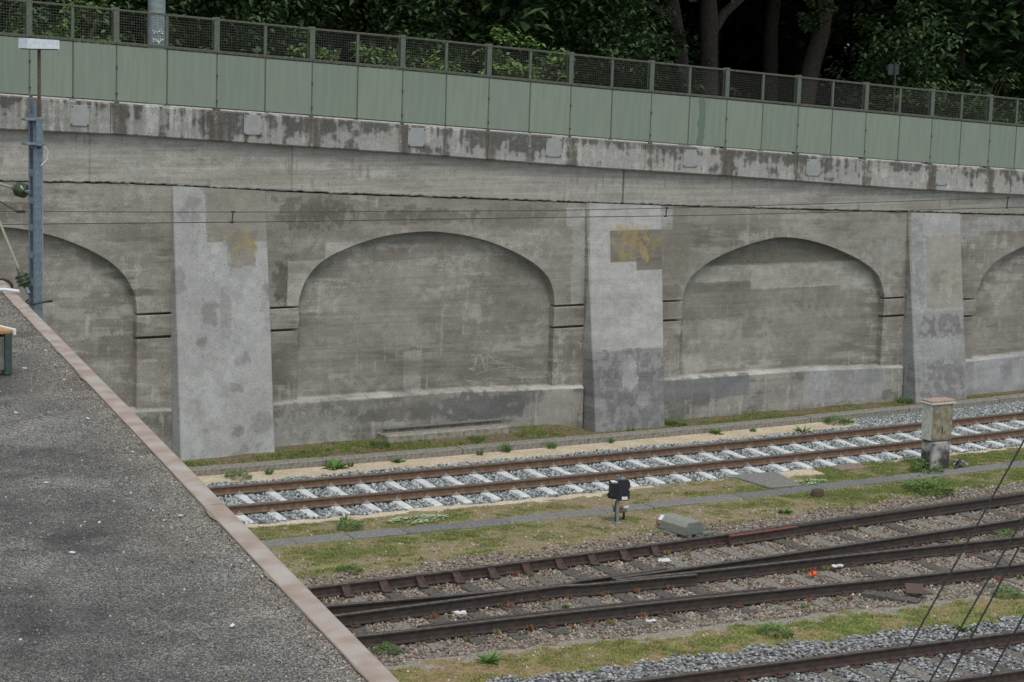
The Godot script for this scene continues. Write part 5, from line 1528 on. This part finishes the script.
	for k in 260:
		var ss := -3.0 + 28.0 * k / 259.0
		var w := 0.004 + 0.05 * maxf(0.0, noise_c.get_noise_2d(ss * 4.0, 8.0) - 0.2)
		var ring := [roof_point(ss, 0.124, ROOF_Y + 0.0095), roof_point(ss, 0.128 + w, ROOF_Y + 0.0105)]
		if pr: quad(r, pr[0], pr[1], ring[1], ring[0])
		pr = ring
	part(roof, "rusty_fillet", done(r), mats.edge_rust)
	# grit and pale chips
	var stone := stone_mesh()
	var spots := []
	for i in 42000:
		var t := 0.15 + 8.0 * pow(rng.randf(), 1.7)
		var ss := rng.randf_range(0.0, 17.0)
		if rng.randf() < 0.16: t = 0.14 + rng.randf() * rng.randf() * 0.5
		var size := rng.randf_range(0.004, 0.012)
		var v := rng.randf_range(0.07, 0.3)
		var c := Color(v, v * 0.97, v * 0.92)
		if rng.randf() < 0.022:
			size = rng.randf_range(0.009, 0.018)
			c = Color(0.42, 0.41, 0.4)
		if rng.randf() < 0.1: c = Color(0.26, 0.2, 0.12)
		if rng.randf() < 0.08: c = Color(0.05, 0.05, 0.05)
		var p := roof_point(ss, t, ROOF_Y)
		p.y += noise_b.get_noise_2d(p.x * 1.5, p.z * 1.5) * 0.008 + size * 0.15
		spots.append([Transform3D(turned(Vector3(size, size * 0.7, size)), p), c])
	var grit := scatter("roof_grit", stone, mats.stone, spots, "grit and pale chips strewn over the dark flat roof", "grit")
	# a few larger pale flakes
	var flake := []
	for q in [[0.62, 0.3], [3.2, 0.45], [4.4, 1.3], [5.1, 0.22], [6.0, 0.5], [7.3, 2.2], [8.2, 0.35], [9.0, 1.5], [9.6, 0.6], [10.2, 0.9], [10.9, 2.6], [11.2, 0.3], [11.9, 1.0], [12.6, 1.6], [13.4, 0.5], [4.9, 0.75], [2.4, 0.6], [7.9, 0.8], [12.2, 2.1], [9.4, 0.25]]:
		var p := roof_point(q[0], q[1], ROOF_Y + 0.008)
		flake.append([Transform3D(Basis(Vector3.UP, rng.randf() * TAU).scaled_local(Vector3(rng.randf_range(0.02, 0.045), 0.015, rng.randf_range(0.014, 0.026))), p), Color(0.5, 0.5, 0.5)])
	scatter("pale_flakes", stone, mats.stone, flake, "larger whitish flakes scattered on the dark flat roof", "debris")
	# low green box with a wooden top, cut off by the frame
	var h := thing("roof_hatch", "low dark green box with a yellow wooden top on the flat roof", "roof hatch", Vector3(-19.32, ROOF_Y, 18.25), 0.2)
	part(h, "corner_post", bevel_box(0.06, 0.32, 0.06, 0.008), mats.green_frame, Vector3(-0.03, 0.16, -0.03))
	part(h, "corner_post", bevel_box(0.06, 0.32, 0.06, 0.008), mats.green_frame, Vector3(-0.03, 0.16, -1.27))
	part(h, "corner_post", bevel_box(0.06, 0.32, 0.06, 0.008), mats.green_frame, Vector3(-1.37, 0.16, -0.03))
	part(h, "corner_post", bevel_box(0.06, 0.32, 0.06, 0.008), mats.green_frame, Vector3(-1.37, 0.16, -1.27))
	part(h, "side_board", bevel_box(1.28, 0.26, 0.03, 0.005), mats.concrete_dark, Vector3(-0.7, 0.17, -0.03))
	part(h, "side_board", bevel_box(0.03, 0.26, 1.18, 0.005), mats.green_frame, Vector3(-0.035, 0.17, -0.65))
	for k in 9:
		part(h, "slat", bevel_box(0.14, 0.03, 1.3, 0.006), mats.wood_yellow, Vector3(-0.07 - k * 0.16, 0.335, -0.65), Basis(Vector3(0, 0, 1), rng.randf_range(-0.02, 0.02)))
	part(h, "rim", bevel_box(0.02, 0.05, 1.34, 0.004), mats.white_cable, Vector3(0.012, 0.335, -0.65))
	# cables over the edge
	tag(part(self, "white_cable", tube([roof_point(1.5, -0.01, ROOF_Y + 0.04), roof_point(1.42, 0.12, ROOF_Y + 0.05), roof_point(1.32, 0.3, ROOF_Y + 0.035), roof_point(1.3, 0.8, ROOF_Y + 0.02)], [0.018], 8), mats.white_cable), "white cable lying across the roof edge beside the mast", "cable")
	var loop := []
	for k in 13:
		var a2 := PI * k / 12.0
		loop.append(roof_point(0.72 + 0.0 * k, 0.02 + 0.12 * cos(a2) + 0.06, ROOF_Y - 0.02 + 0.09 * sin(a2)))
	tag(part(self, "black_cable", tube(loop, [0.014], 8), mats.cable), "black cable loop over the roof edge at the left frame", "cable")

# ---------------------------------------------------------------- catenary
func build_mast() -> void:
	var mx := -14.02
	var mz := 3.4
	var mast := thing("catenary_mast", "blue grey steel catenary mast with slotted side rising behind the roof", "mast", Vector3(mx, 0, mz), 0.3)
	mast.scale = Vector3(0.84, 1.0, 0.84)
	var top := 7.1
	for s in [-1, 1]:
		var st := tool()
		var y := top * 0.5 - 0.1
		# channel section: web across the view, flanges turned inwards
		add_bevel_box(st, Vector3(0, y, s * 0.085), Vector3(0.17, top + 0.2, 0.012), 0.003)
		add_bevel_box(st, Vector3(-0.079, y, s * 0.062), Vector3(0.012, top + 0.2, 0.034), 0.003)
		add_bevel_box(st, Vector3(0.079, y, s * 0.062), Vector3(0.012, top + 0.2, 0.034), 0.003)
		part(mast, "channel", done(st), mats.mast)
	part(mast, "edge_flange", bevel_box(0.016, top - 0.4, 0.03, 0.004), mats.mast_edge_highlight, Vector3(0.094, top * 0.5 - 0.2, 0.075))
	for k in 17:
		part(mast, "batten", bevel_box(0.012, 0.1, 0.12, 0.003), mats.mast, Vector3(-0.091, 0.3 + k * 0.41, 0))
	part(mast, "base_plate", bevel_box(0.5, 0.08, 0.5, 0.01), mats.concrete, Vector3(0, -0.05, 0))
	# lamp carried on a brown pole clamped to the head of the mast
	var lamp := thing("platform_lamp", "flat white lamp on a brown pole clamped to the mast head", "lamp", Vector3(mx + 0.03, 6.75, mz + 0.08), 0.0)
	part(lamp, "pole", tube([Vector3(0, -0.35, 0), Vector3(0, 1.12, 0)], [0.026], 10), mats.rust_pole)
	part(lamp, "lamp_head", slab(PackedVector2Array([Vector2(-0.27, 0.0), Vector2(0.27, 0.0), Vector2(0.26, 0.13), Vector2(-0.26, 0.15)]), -0.13, 0.13), mats.lamp_white, Vector3(-0.0, 1.12, 0), Basis(Vector3.UP, 0.2))
	part(lamp, "diffuser", bevel_box(0.5, 0.02, 0.22, 0.006), mats.trough, Vector3(0, 1.112, 0), Basis(Vector3.UP, 0.2))
	for y in [-0.28, 0.08]:
		part(lamp, "clamp", bevel_box(0.3, 0.035, 0.2, 0.006), mats.mast, Vector3(-0.08, y, -0.03))
	part(lamp, "bracket", bevel_box(0.1, 0.42, 0.1, 0.008), mats.mast, Vector3(-0.02, -0.1, 0.03))
	part(lamp, "feed_cable", tube([Vector3(0.05, -0.3, 0.05), Vector3(0.12, -0.38, 0.05), Vector3(0.11, -0.5, 0.05), Vector3(0.02, -0.6, 0.03)], [0.008], 6), mats.white_cable)
	# swinging brackets that carry the wires
	var shed := [Vector2(0.03, 0.0), Vector2(0.03, 0.03), Vector2(0.085, 0.045), Vector2(0.07, 0.075), Vector2(0.04, 0.085), Vector2(0.085, 0.105), Vector2(0.07, 0.135), Vector2(0.04, 0.145), Vector2(0.085, 0.165), Vector2(0.07, 0.195), Vector2(0.035, 0.21), Vector2(0.03, 0.25)]
	var ins := lathe(shed, 18)
	var up := thing("bracket_arm", "upper pale bracket arm with a dark green insulator at the mast", "bracket arm")
	var a0 := Vector3(mx - 0.1, 5.75, mz - 0.04)
	var a1 := Vector3(mx - 0.9, 6.0, mz - 2.3)
	arm(up, ins, a0, a1, 0.0, mats.tube_green)
	var lo := thing("bracket_arm", "lower slanting bracket arm with a ribbed green insulator", "bracket arm")
	var b0 := Vector3(mx - 0.12, 4.28, mz - 0.02)
	var b1 := Vector3(mx - 0.42, 5.35, mz - 0.5)
	arm(lo, ins, b0, b1, 0.0, mats.tube_green)
	var ring := []
	for k in 17:
		var t := TAU * k / 16.0
		ring.append(Vector3(mx + 0.06 + 0.2 * cos(t), 4.1 + 0.02 * sin(t * 2.0), mz + 0.12 * sin(t)))
	tag(part(self, "cable_loop", tube(ring, [0.013], 8), mats.cable), "black cable loop slung round the lower mast", "cable")

func arm(parent: Node3D, ins: Mesh, a: Vector3, b: Vector3, gap: float, m: Material) -> void:
	var d := (b - a).normalized()
	var side := d.cross(Vector3(0.3, 0.1, 0.9)).normalized()
	var basis := Basis(side, d, side.cross(d).normalized())
	part(parent, "mount", tube([a - d * 0.06, a + d * 0.06], [0.035, 0.025], 8), mats.mast)
	part(parent, "insulator", ins, mats.insulator, a + d * 0.05, basis.scaled_local(Vector3(1.3, 1.0, 1.3)))
	part(parent, "arm_tube", tube([a + d * 0.29, b], [0.021], 10), m)
	part(parent, "socket", tube([a + d * 0.27, a + d * 0.36], [0.034], 10), mats.trough)

func build_wires() -> void:
	var low := []
	var high := []
	for q in [[-18.0, 5.03], [-13.69, 5.01], [-10.77, 4.98], [-8.35, 4.955], [-3.18, 4.93], [-0.49, 4.91], [0.9, 4.905], [5.6, 4.915], [8.6, 4.925], [14.0, 4.95]]: low.append(Vector3(q[0], q[1], 0.75))
	for q in [[-18.0, 5.33], [-13.69, 5.22], [-10.77, 5.16], [-8.36, 5.12], [-3.19, 5.06], [-0.5, 5.06], [4.0, 5.09], [8.56, 5.14], [14.0, 5.3]]: high.append(Vector3(q[0], q[1], 0.75))
	tag(part(self, "contact_wire", tube(low, [0.0075], 6), mats.copper), "lower dark overhead wire stretched along the far track", "wire")
	var c := thing("messenger_wire", "upper thin overhead wire with droppers along the far track", "wire")
	part(c, "strand", tube(high, [0.0065], 6), mats.copper)
	for q in [[-9.62, 5.14, 4.97], [-0.5, 5.06, 4.91], [8.56, 5.14, 4.925]]:
		part(c, "dropper", tube([Vector3(q[0], q[1], 0.75), Vector3(q[0] - 0.02, q[2], 0.75)], [0.012], 6), mats.cable)
		part(c, "clamp", bevel_box(0.08, 0.03, 0.02, 0.004), mats.cable, Vector3(q[0], q[1] + 0.005, 0.75))
		part(c, "clamp", bevel_box(0.07, 0.03, 0.02, 0.004), mats.cable, Vector3(q[0] - 0.02, q[2] - 0.005, 0.75))
	tag(part(self, "stay_wire", tube([Vector3(-14.3, 5.75, 0.75), Vector3(-13.42, 5.215, 0.75)], [0.008], 6), mats.cable), "short slanting stay wire clamped to the overhead wire left of the mast", "wire")
	tag(part(self, "wire_clamp", bevel_box(0.14, 0.045, 0.03, 0.006), mats.cable, Vector3(-13.35, 5.212, 0.755)), "small dark clamp on the overhead wire left of the mast", "clamp")
	# guyed mast beyond the right edge and its four stays
	var g := [[[-6.66, -0.1, 14.22], [-3.38, 8.2, 16.32], "leftmost thin guy cable crossing the lower right corner"], [[-6.22, -0.1, 14.47], [-3.3, 8.2, 16.97], "second guy cable from the left in the lower right corner"], [[-6.01, -0.1, 14.59], [-3.55, 8.2, 17.07], "third guy cable, close beside the second one"], [[-5.54, -0.1, 14.8], [-3.36, 8.2, 17.7], "rightmost guy cable at the corner of the frame"]]
	for q in g:
		tag(part(self, "guy_cable", tube([Vector3(q[0][0], q[0][1], q[0][2]), Vector3(q[1][0], q[1][1], q[1][2])], [0.012], 8), mats.guy), q[2], "cable", "guy cables at the lower right")
	var m := thing("guyed_mast", "grey steel mast beyond the right edge that holds the guy cables", "mast", Vector3(-3.2, -0.1, 17.0))
	part(m, "shaft", tube([Vector3.ZERO, Vector3(0, 8.6, 0)], [0.13, 0.09], 12), mats.mast)
	part(m, "cross_arm", bevel_box(0.12, 0.12, 1.7, 0.01), mats.mast, Vector3(-0.15, 8.25, 0.05))

# ---------------------------------------------------------------- behind the fence
func road_y(x: float) -> float:
	return 6.15 - 0.058 * x

func crown_mesh(seed_: int, radius: Vector3, n: int, size: float, hollow: float) -> ArrayMesh:
	# many small leaves gathered in uneven clumps through the volume
	var r := RandomNumberGenerator.new()
	r.seed = seed_
	var st := tool()
	var clumps := []
	for i in maxi(10, n / 70):
		var v := Vector3(r.randfn(), r.randfn(), r.randfn()).normalized() * lerpf(hollow, 1.0, pow(r.randf(), 0.6))
		clumps.append([v * radius, r.randf_range(0.16, 0.34) * minf(radius.x, radius.z), r.randf_range(0.7, 1.3)])
	for i in n:
		var c: Array = clumps[r.randi() % clumps.size()]
		var p: Vector3 = c[0] + Vector3(r.randfn(), r.randfn() * 0.7, r.randfn()) * c[1] * 0.6
		var t := r.randf() * TAU
		var d := Vector3(cos(t), r.randf_range(-0.7, 0.3), sin(t)).normalized()
		var v: float = c[2] * r.randf_range(0.8, 1.2)
		leaf(st, p, d, Vector3(r.randf_range(-0.4, 0.4), 1, r.randf_range(-0.4, 0.4)).normalized(), size * r.randf_range(0.7, 1.3), size * r.randf_range(0.45, 0.7), Color(v, v, v * 0.9))
	return done(st)

func build_woods() -> void:
	# road and sloping ground on the upper level
	var st := tool()
	quad(st, Vector3(-40, road_y(-40), -4.28), Vector3(-40, road_y(-40), -8.5), Vector3(60, road_y(60), -8.5), Vector3(60, road_y(60), -4.28))
	structure("road", done(st), mats.asphalt)
	st = tool()
	var n := 24
	for j in 10:
		for i in n:
			var q := []
			for k in [[0, 0], [0, 1], [1, 1], [1, 0]]:
				var x: float = -45.0 + 120.0 * (i + k[0]) / n
				var z: float = -8.5 - 6.0 * (j + k[1])
				q.append(Vector3(x, road_y(clampf(x, -40, 60)) + 0.05 + (0.05 * (j + k[1]) * 6.0 if j + k[1] > 0 else 0.0), z))
			quad(st, q[0], q[1], q[2], q[3])
	structure("forest_floor", done(st), mats.forest_floor)
	# the three trunks in view
	var low_leaf := crown_mesh(711, Vector3(1.3, 0.9, 1.1), 900, 0.17, 0.2)
	var crown := crown_mesh(700, Vector3(4.6, 3.6, 4.6), 9000, 0.27, 0.3)
	var edge_crown := crown_mesh(705, Vector3(2.6, 3.0, 2.0), 5200, 0.19, 0.45)
	var t1 := thing("leaning_tree", "slim tree trunk leaning left behind the fence, left of its thicker neighbour", "tree", Vector3(8.62, 5.6, -11.0))
	part(t1, "trunk", tube([Vector3(0, 0, 0), Vector3(-0.2, 1.25, 0), Vector3(-0.42, 2.6, 0), Vector3(-0.66, 3.4, 0), Vector3(-0.85, 4.3, 0), Vector3(-1.0, 6.6, 0.1), Vector3(-0.9, 9.0, 0.2)], [0.26, 0.21, 0.19, 0.2, 0.16, 0.13, 0.06], 12), mats.bark)
	part(t1, "limb", tube([Vector3(-0.62, 3.2, 0), Vector3(-1.4, 3.5, 0.1), Vector3(-2.6, 4.3, 0.2), Vector3(-3.4, 5.6, 0.2)], [0.12, 0.09, 0.07, 0.03], 8), mats.bark)
	part(t1, "limb", tube([Vector3(-0.5, 2.7, 0), Vector3(-1.3, 2.78, 0.1), Vector3(-2.5, 2.95, 0.1), Vector3(-3.6, 3.3, 0.2)], [0.06, 0.045, 0.035, 0.015], 8), mats.bark)
	part(t1, "crown", crown, mats.leaf_mid, Vector3(-1.2, 8.6, 0.3))
	part(t1, "low_branch", low_leaf, mats.leaf_mid, Vector3(-2.7, 3.75, 0.3))
	var t2 := thing("forked_tree", "thick upright tree trunk with a fork, right of the leaning one", "tree", Vector3(9.25, 5.55, -11.0))
	part(t2, "trunk", tube([Vector3(0, 0, 0), Vector3(-0.02, 1.3, 0), Vector3(-0.08, 2.4, 0), Vector3(-0.12, 3.2, 0), Vector3(-0.2, 4.2, 0), Vector3(-0.3, 6.5, 0), Vector3(-0.4, 9.5, 0)], [0.32, 0.255, 0.24, 0.25, 0.2, 0.16, 0.08], 12), mats.bark)
	part(t2, "limb", tube([Vector3(-0.05, 2.9, 0), Vector3(0.35, 3.45, 0), Vector3(0.95, 3.95, 0.05), Vector3(1.7, 4.9, 0.1), Vector3(2.3, 6.4, 0.1)], [0.15, 0.13, 0.11, 0.09, 0.04], 10), mats.bark)
	part(t2, "crown", crown, mats.leaf_mid, Vector3(0.6, 9.0, 0.2), Basis(Vector3.UP, 1.9))
	var t3 := thing("curved_tree", "curved dark tree trunk leaning right behind the fence", "tree", Vector3(12.42, 5.35, -11.0))
	part(t3, "trunk", tube([Vector3(0, 0, 0), Vector3(0.08, 1.3, 0), Vector3(0.2, 2.2, 0), Vector3(0.5, 3.2, 0), Vector3(0.64, 4.2, 0), Vector3(0.75, 6.5, 0), Vector3(0.6, 9.5, 0)], [0.34, 0.27, 0.26, 0.25, 0.21, 0.17, 0.08], 12), mats.bark)
	part(t3, "limb", tube([Vector3(0.5, 3.3, 0), Vector3(0.1, 4.1, 0.3), Vector3(-0.6, 4.6, 0.8)], [0.1, 0.07, 0.03], 8), mats.bark)
	part(t3, "crown", crown, mats.leaf_mid, Vector3(0.4, 8.8, 0.2), Basis(Vector3.UP, 3.6))
	part(t3, "low_branch", crown_mesh(712, Vector3(0.55, 0.65, 0.5), 420, 0.16, 0.1), mats.leaf_mid, Vector3(-0.35, 3.7, 0.9))
	var t4 := thing("broadleaf_tree", "leafy branch hanging into the top edge above the signpost", "tree", Vector3(17.5, 5.1, -12.5))
	part(t4, "trunk", tube([Vector3.ZERO, Vector3(0.1, 3, 0), Vector3(0.1, 9, 0)], [0.3, 0.24, 0.08], 10), mats.bark)
	part(t4, "limb", tube([Vector3(0.1, 4.4, 0), Vector3(-0.8, 4.8, 1.5), Vector3(-1.8, 4.2, 3.0)], [0.12, 0.08, 0.02], 8), mats.bark)
	part(t4, "crown", crown, mats.leaf_mid, Vector3(0.2, 8.6, 0.2), Basis(Vector3.UP, 5.0))
	part(t4, "low_branch", crown_mesh(713, Vector3(1.1, 0.5, 0.7), 620, 0.17, 0.1), mats.leaf_mid, Vector3(-1.3, 4.05, 2.6))
	for q in [[-10.5, -10.5, 0.4, "leafy tree crown at the top left corner"], [-6.5, -9.8, 2.2, "leafy tree crown right of the steel pole"], [-2.2, -10.6, 3.9, "leafy tree crown at the top edge left of the middle"], [3.6, -10.2, 5.1, "leafy tree crown left of the leaning trunk"]]:
		var t := thing("leafy_tree", q[3], "tree", Vector3(q[0], road_y(q[0]), q[1]), q[2], "leafy trees at the wood's edge")
		part(t, "trunk", tube([Vector3.ZERO, Vector3(0.05, 3, 0), Vector3(0.1, 8, 0)], [0.22, 0.18, 0.06], 10), mats.bark)
		part(t, "crown", edge_crown, mats.leaf_mid, Vector3(0, 4.9, 0))
	# shrubs right behind the fence
	var shrubs := [
		[-11.4, -6.6, 1.0, 1.5, 1.9, "leaf_mid", 1500, "mid green shrub behind the mesh at the left edge"], [-9.9, -6.4, 0.9, 1.2, 1.75, "leaf_light", 1300, "light green shrub left of the big steel pole"], [-8.2, -6.6, 0.9, 1.0, 1.5, "leaf_mid", 1200, "shrub right of the big steel pole"], [-6.4, -7.0, 1.0, 1.0, 1.3, "leaf_mid", 1100, "low shrub behind the mesh right of the pole's shrub"],
		[-4.5, -6.4, 0.8, 0.8, 1.55, "leaf_light", 900, "pale leaved shrub behind the mesh above the first arch"], [-3.0, -6.6, 0.9, 0.8, 1.85, "leaf_light", 1100, "bright shrub with shoots above the fence rail"], [-1.5, -6.5, 0.9, 0.8, 1.6, "leaf_light", 1000, "shrub behind the mesh right of the bright shoots"],
		[0.25, -6.3, 1.0, 0.9, 2.05, "leaf_light", 1400, "tall bright green shrub rising over the fence"], [1.45, -6.5, 0.7, 0.8, 1.85, "leaf_light", 1000, "bright shrub beside the tall one above the fence"], [15.6, -7.5, 1.3, 1.2, 2.3, "leaf_mid", 1500, "green shrub at the right edge behind the fence"], [14.2, -8.2, 1.0, 1.0, 1.7, "leaf_mid", 1000, "dark shrub left of the shrub at the right edge"]]
	for i in shrubs.size():
		var q: Array = shrubs[i]
		var t := thing("shrub", q[7], "shrub", Vector3(q[0], road_y(q[0]), q[1]), 0.0, "shrubs behind the fence")
		var r := RandomNumberGenerator.new()
		r.seed = 900 + i
		var s := tool()
		for k in 5:
			var a := r.randf() * TAU
			add_tube(s, [Vector3.ZERO, Vector3(cos(a) * 0.25, q[4] * 0.5, sin(a) * 0.25), Vector3(cos(a) * q[2] * 0.6, q[4] * 0.95, sin(a) * q[2] * 0.6)], [0.03, 0.02, 0.006], 5, false)
		part(t, "stems", done(s), mats.stem)
		part(t, "foliage", crown_mesh(800 + i, Vector3(q[2], q[4] * 0.5, q[3]), q[6], 0.14, 0.2), mats[q[5]], Vector3(0, q[4] * 0.62, 0))
	# the wood behind: closed canopy, trunks and undergrowth that read as one dark mass
	var canopy := []
	var trunks := []
	var r2 := RandomNumberGenerator.new()
	r2.seed = 4242
	for j in 7:
		for i in 17:
			var x := -36.0 + i * 6.0 + r2.randf_range(-1.6, 1.6) + (3.0 if j % 2 else 0.0)
			var z := -13.0 - j * 6.0 + r2.randf_range(-1.4, 1.4)
			var y := road_y(x) + absf(z + 8.5) * 0.05
			var k := r2.randf_range(0.9, 1.25)
			canopy.append([Transform3D(Basis(Vector3.UP, r2.randf() * TAU).scaled_local(Vector3(k, k, k)), Vector3(x, y + r2.randf_range(6.2, 9.0), z)), Color.WHITE])
			trunks.append([Transform3D(Basis(Vector3.UP, r2.randf() * TAU), Vector3(x, y - 0.1, z)), Color.WHITE])
	scatter("woodland_canopy", crown_mesh(701, Vector3(4.8, 4.4, 4.8), 11000, 0.38, 0.1), mats.leaf_mid, canopy, "dense dark green tree canopy filling the wood behind the fence", "woodland")
	scatter("woodland_trunks", tube([Vector3.ZERO, Vector3(0.1, 3, 0), Vector3(-0.1, 6, 0.1), Vector3(0, 10, 0)], [0.26, 0.2, 0.17, 0.08], 9), mats.bark, trunks, "dim tree trunks deep in the wood behind the fence", "woodland")
	var under := []
	for j in 7:
		for i in 48:
			var x := -30.0 + i * 2.0 + r2.randf_range(-0.8, 0.8)
			var z := -13.5 - j * 5.0 + r2.randf_range(-1.5, 1.5)
			var y := road_y(x) + absf(z + 8.5) * 0.05
			var k := r2.randf_range(0.8, 1.4)
			if z > -31.0 and x > 7.5 + (-z - 11.0) * 0.72 and x < 16.5 + (-z - 11.0) * 1.0: continue
			under.append([Transform3D(Basis(Vector3.UP, r2.randf() * TAU).scaled_local(Vector3(k, k * 1.1, k)), Vector3(x, y + 1.3 * k, z)), Color(0.8, 0.9, 0.8)])
	for j in 3:
		for i in 40:
			var x := -20.0 + i * 2.2 + r2.randf_range(-0.8, 0.8)
			var z := -34.0 - j * 5.0 + r2.randf_range(-1.5, 1.5)
			under.append([Transform3D(Basis(Vector3.UP, r2.randf() * TAU).scaled_local(Vector3(1.6, 3.4, 1.6)), Vector3(x, road_y(x) + absf(z + 8.5) * 0.05 + 3.6, z)), Color.WHITE])
	for i in 34:
		var x := -14.0 + i * 0.9 + r2.randf_range(-0.3, 0.3)
		if x > 6.0 and x < 13.5: continue
		under.append([Transform3D(Basis(Vector3.UP, r2.randf() * TAU).scaled_local(Vector3(0.9, 1.2, 0.9)), Vector3(x, road_y(x) + 2.2 + r2.randf_range(-0.6, 0.8), -9.8 + r2.randf_range(-0.8, 0.8))), Color.WHITE])
	scatter("woodland_undergrowth", crown_mesh(702, Vector3(1.6, 1.7, 1.5), 2200, 0.17, 0.1), mats.leaf_mid, under, "dark undergrowth between the trees behind the fence", "undergrowth")
	# steel pole and sign post beyond the fence
	var pole := thing("steel_pole", "thick grey steel pole with scribbled graffiti behind the fence", "pole", Vector3(-8.8, road_y(-9.0), -4.75))
	part(pole, "shaft", lathe([Vector2(0.19, 0.0), Vector2(0.16, 6.0), Vector2(0.1, 10.0), Vector2(0.0, 10.0)], 8), mats.pole_steel)
	var gs := tool()
	for i in 26:
		var a := -0.5 + (i % 9) * 0.13 + 0.35
		var y := 1.28 + (0.16 if i % 2 else 0.0) + r2.randf_range(-0.03, 0.03)
		var p := Vector3(sin(a - 0.6) * 0.188, y, cos(a - 0.6) * 0.188)
		var q := p + Vector3(r2.randf_range(-0.03, 0.03), r2.randf_range(-0.06, 0.06), 0.0)
		q = Vector3(q.x, q.y, sqrt(maxf(0.0, 0.188 * 0.188 - q.x * q.x)))
		add_tube(gs, [p, q], [0.011], 4, false)
	part(pole, "graffiti", done(gs), mats.graffiti)
	var sign := thing("road_sign", "thin sign post with a plate seen from behind, above the fence", "sign", Vector3(11.2, road_y(11.2), -6.0))
	part(sign, "post", tube([Vector3.ZERO, Vector3(-0.02, 2.4, 0)], [0.024], 8), mats.sign_back)
	part(sign, "plate", bevel_box(0.75, 0.26, 0.015, 0.004), mats.sign_back, Vector3(-0.05, 2.22, -0.03), Basis(Vector3.UP, 0.5))

# ---------------------------------------------------------------- everything
func _ready() -> void:
	rng.seed = 20240611
	var cam := Camera3D.new()
	cam.name = "camera"
	var right := Vector3(0.85115562, 0.0318673, 0.52394521)
	var up := Vector3(0.04894407, 0.98898883, -0.13966235)
	var fwd := Vector3(0.52262662, -0.14451841, -0.84022369)
	cam.transform = Transform3D(Basis(right, up, -fwd).orthonormalized(), Vector3(-24.51397, 8.32311, 33.84384))
	cam.fov = 18.361
	cam.near = 0.1
	cam.far = 900.0
	add_child(cam)
	cam.current = true
	var env := Environment.new()
	env.background_mode = Environment.BG_SKY
	var sky := Sky.new()
	var sm := ProceduralSkyMaterial.new()
	sm.sky_top_color = Color(0.70, 0.75, 0.80)
	sm.sky_horizon_color = Color(0.80, 0.82, 0.84)
	sm.sky_curve = 0.3
	sm.ground_bottom_color = Color(0.16, 0.15, 0.13)
	sm.ground_horizon_color = Color(0.3, 0.3, 0.28)
	sm.sun_angle_max = 0.0
	sky.sky_material = sm
	env.sky = sky
	env.background_energy_multiplier = 1.0
	env.tonemap_mode = Environment.TONE_MAPPER_LINEAR
	env.tonemap_exposure = 1.68
	env.sdfgi_enabled = true
	env.ssao_enabled = true
	env.ssil_enabled = true
	var we := WorldEnvironment.new()
	we.name = "environment"
	we.environment = env
	add_child(we)
	var sun := DirectionalLight3D.new()
	sun.name = "sun"
	sun.light_energy = 0.4
	sun.light_angular_distance = 25.0
	sun.light_color = Color(1.0, 0.97, 0.92)
	sun.shadow_enabled = true
	add_child(sun)
	sun.look_at_from_position(Vector3(-5.0, 30.0, 17.0), Vector3.ZERO)

	for q in [[noise_a, 5, 1.0, 3], [noise_b, 9, 0.35, 3], [noise_c, 21, 0.3, 4]]:
		q[0].seed = q[1]; q[0].frequency = q[2] * 0.1; q[0].fractal_octaves = q[3]
		q[0].noise_type = FastNoiseLite.TYPE_SIMPLEX_SMOOTH
	noise_a.frequency = 0.4
	noise_b.frequency = 0.35
	noise_c.frequency = 0.3
	make_materials()
	build_ground()
	build_wall()
	build_fence()
	build_kerb()
	build_far_track()
	build_crossing()
	build_near_track()
	build_woods()
	build_roof()
	build_mast()
	build_wires()
	build_lineside()
	build_weeds()
	build_ballast()
	build_grass()
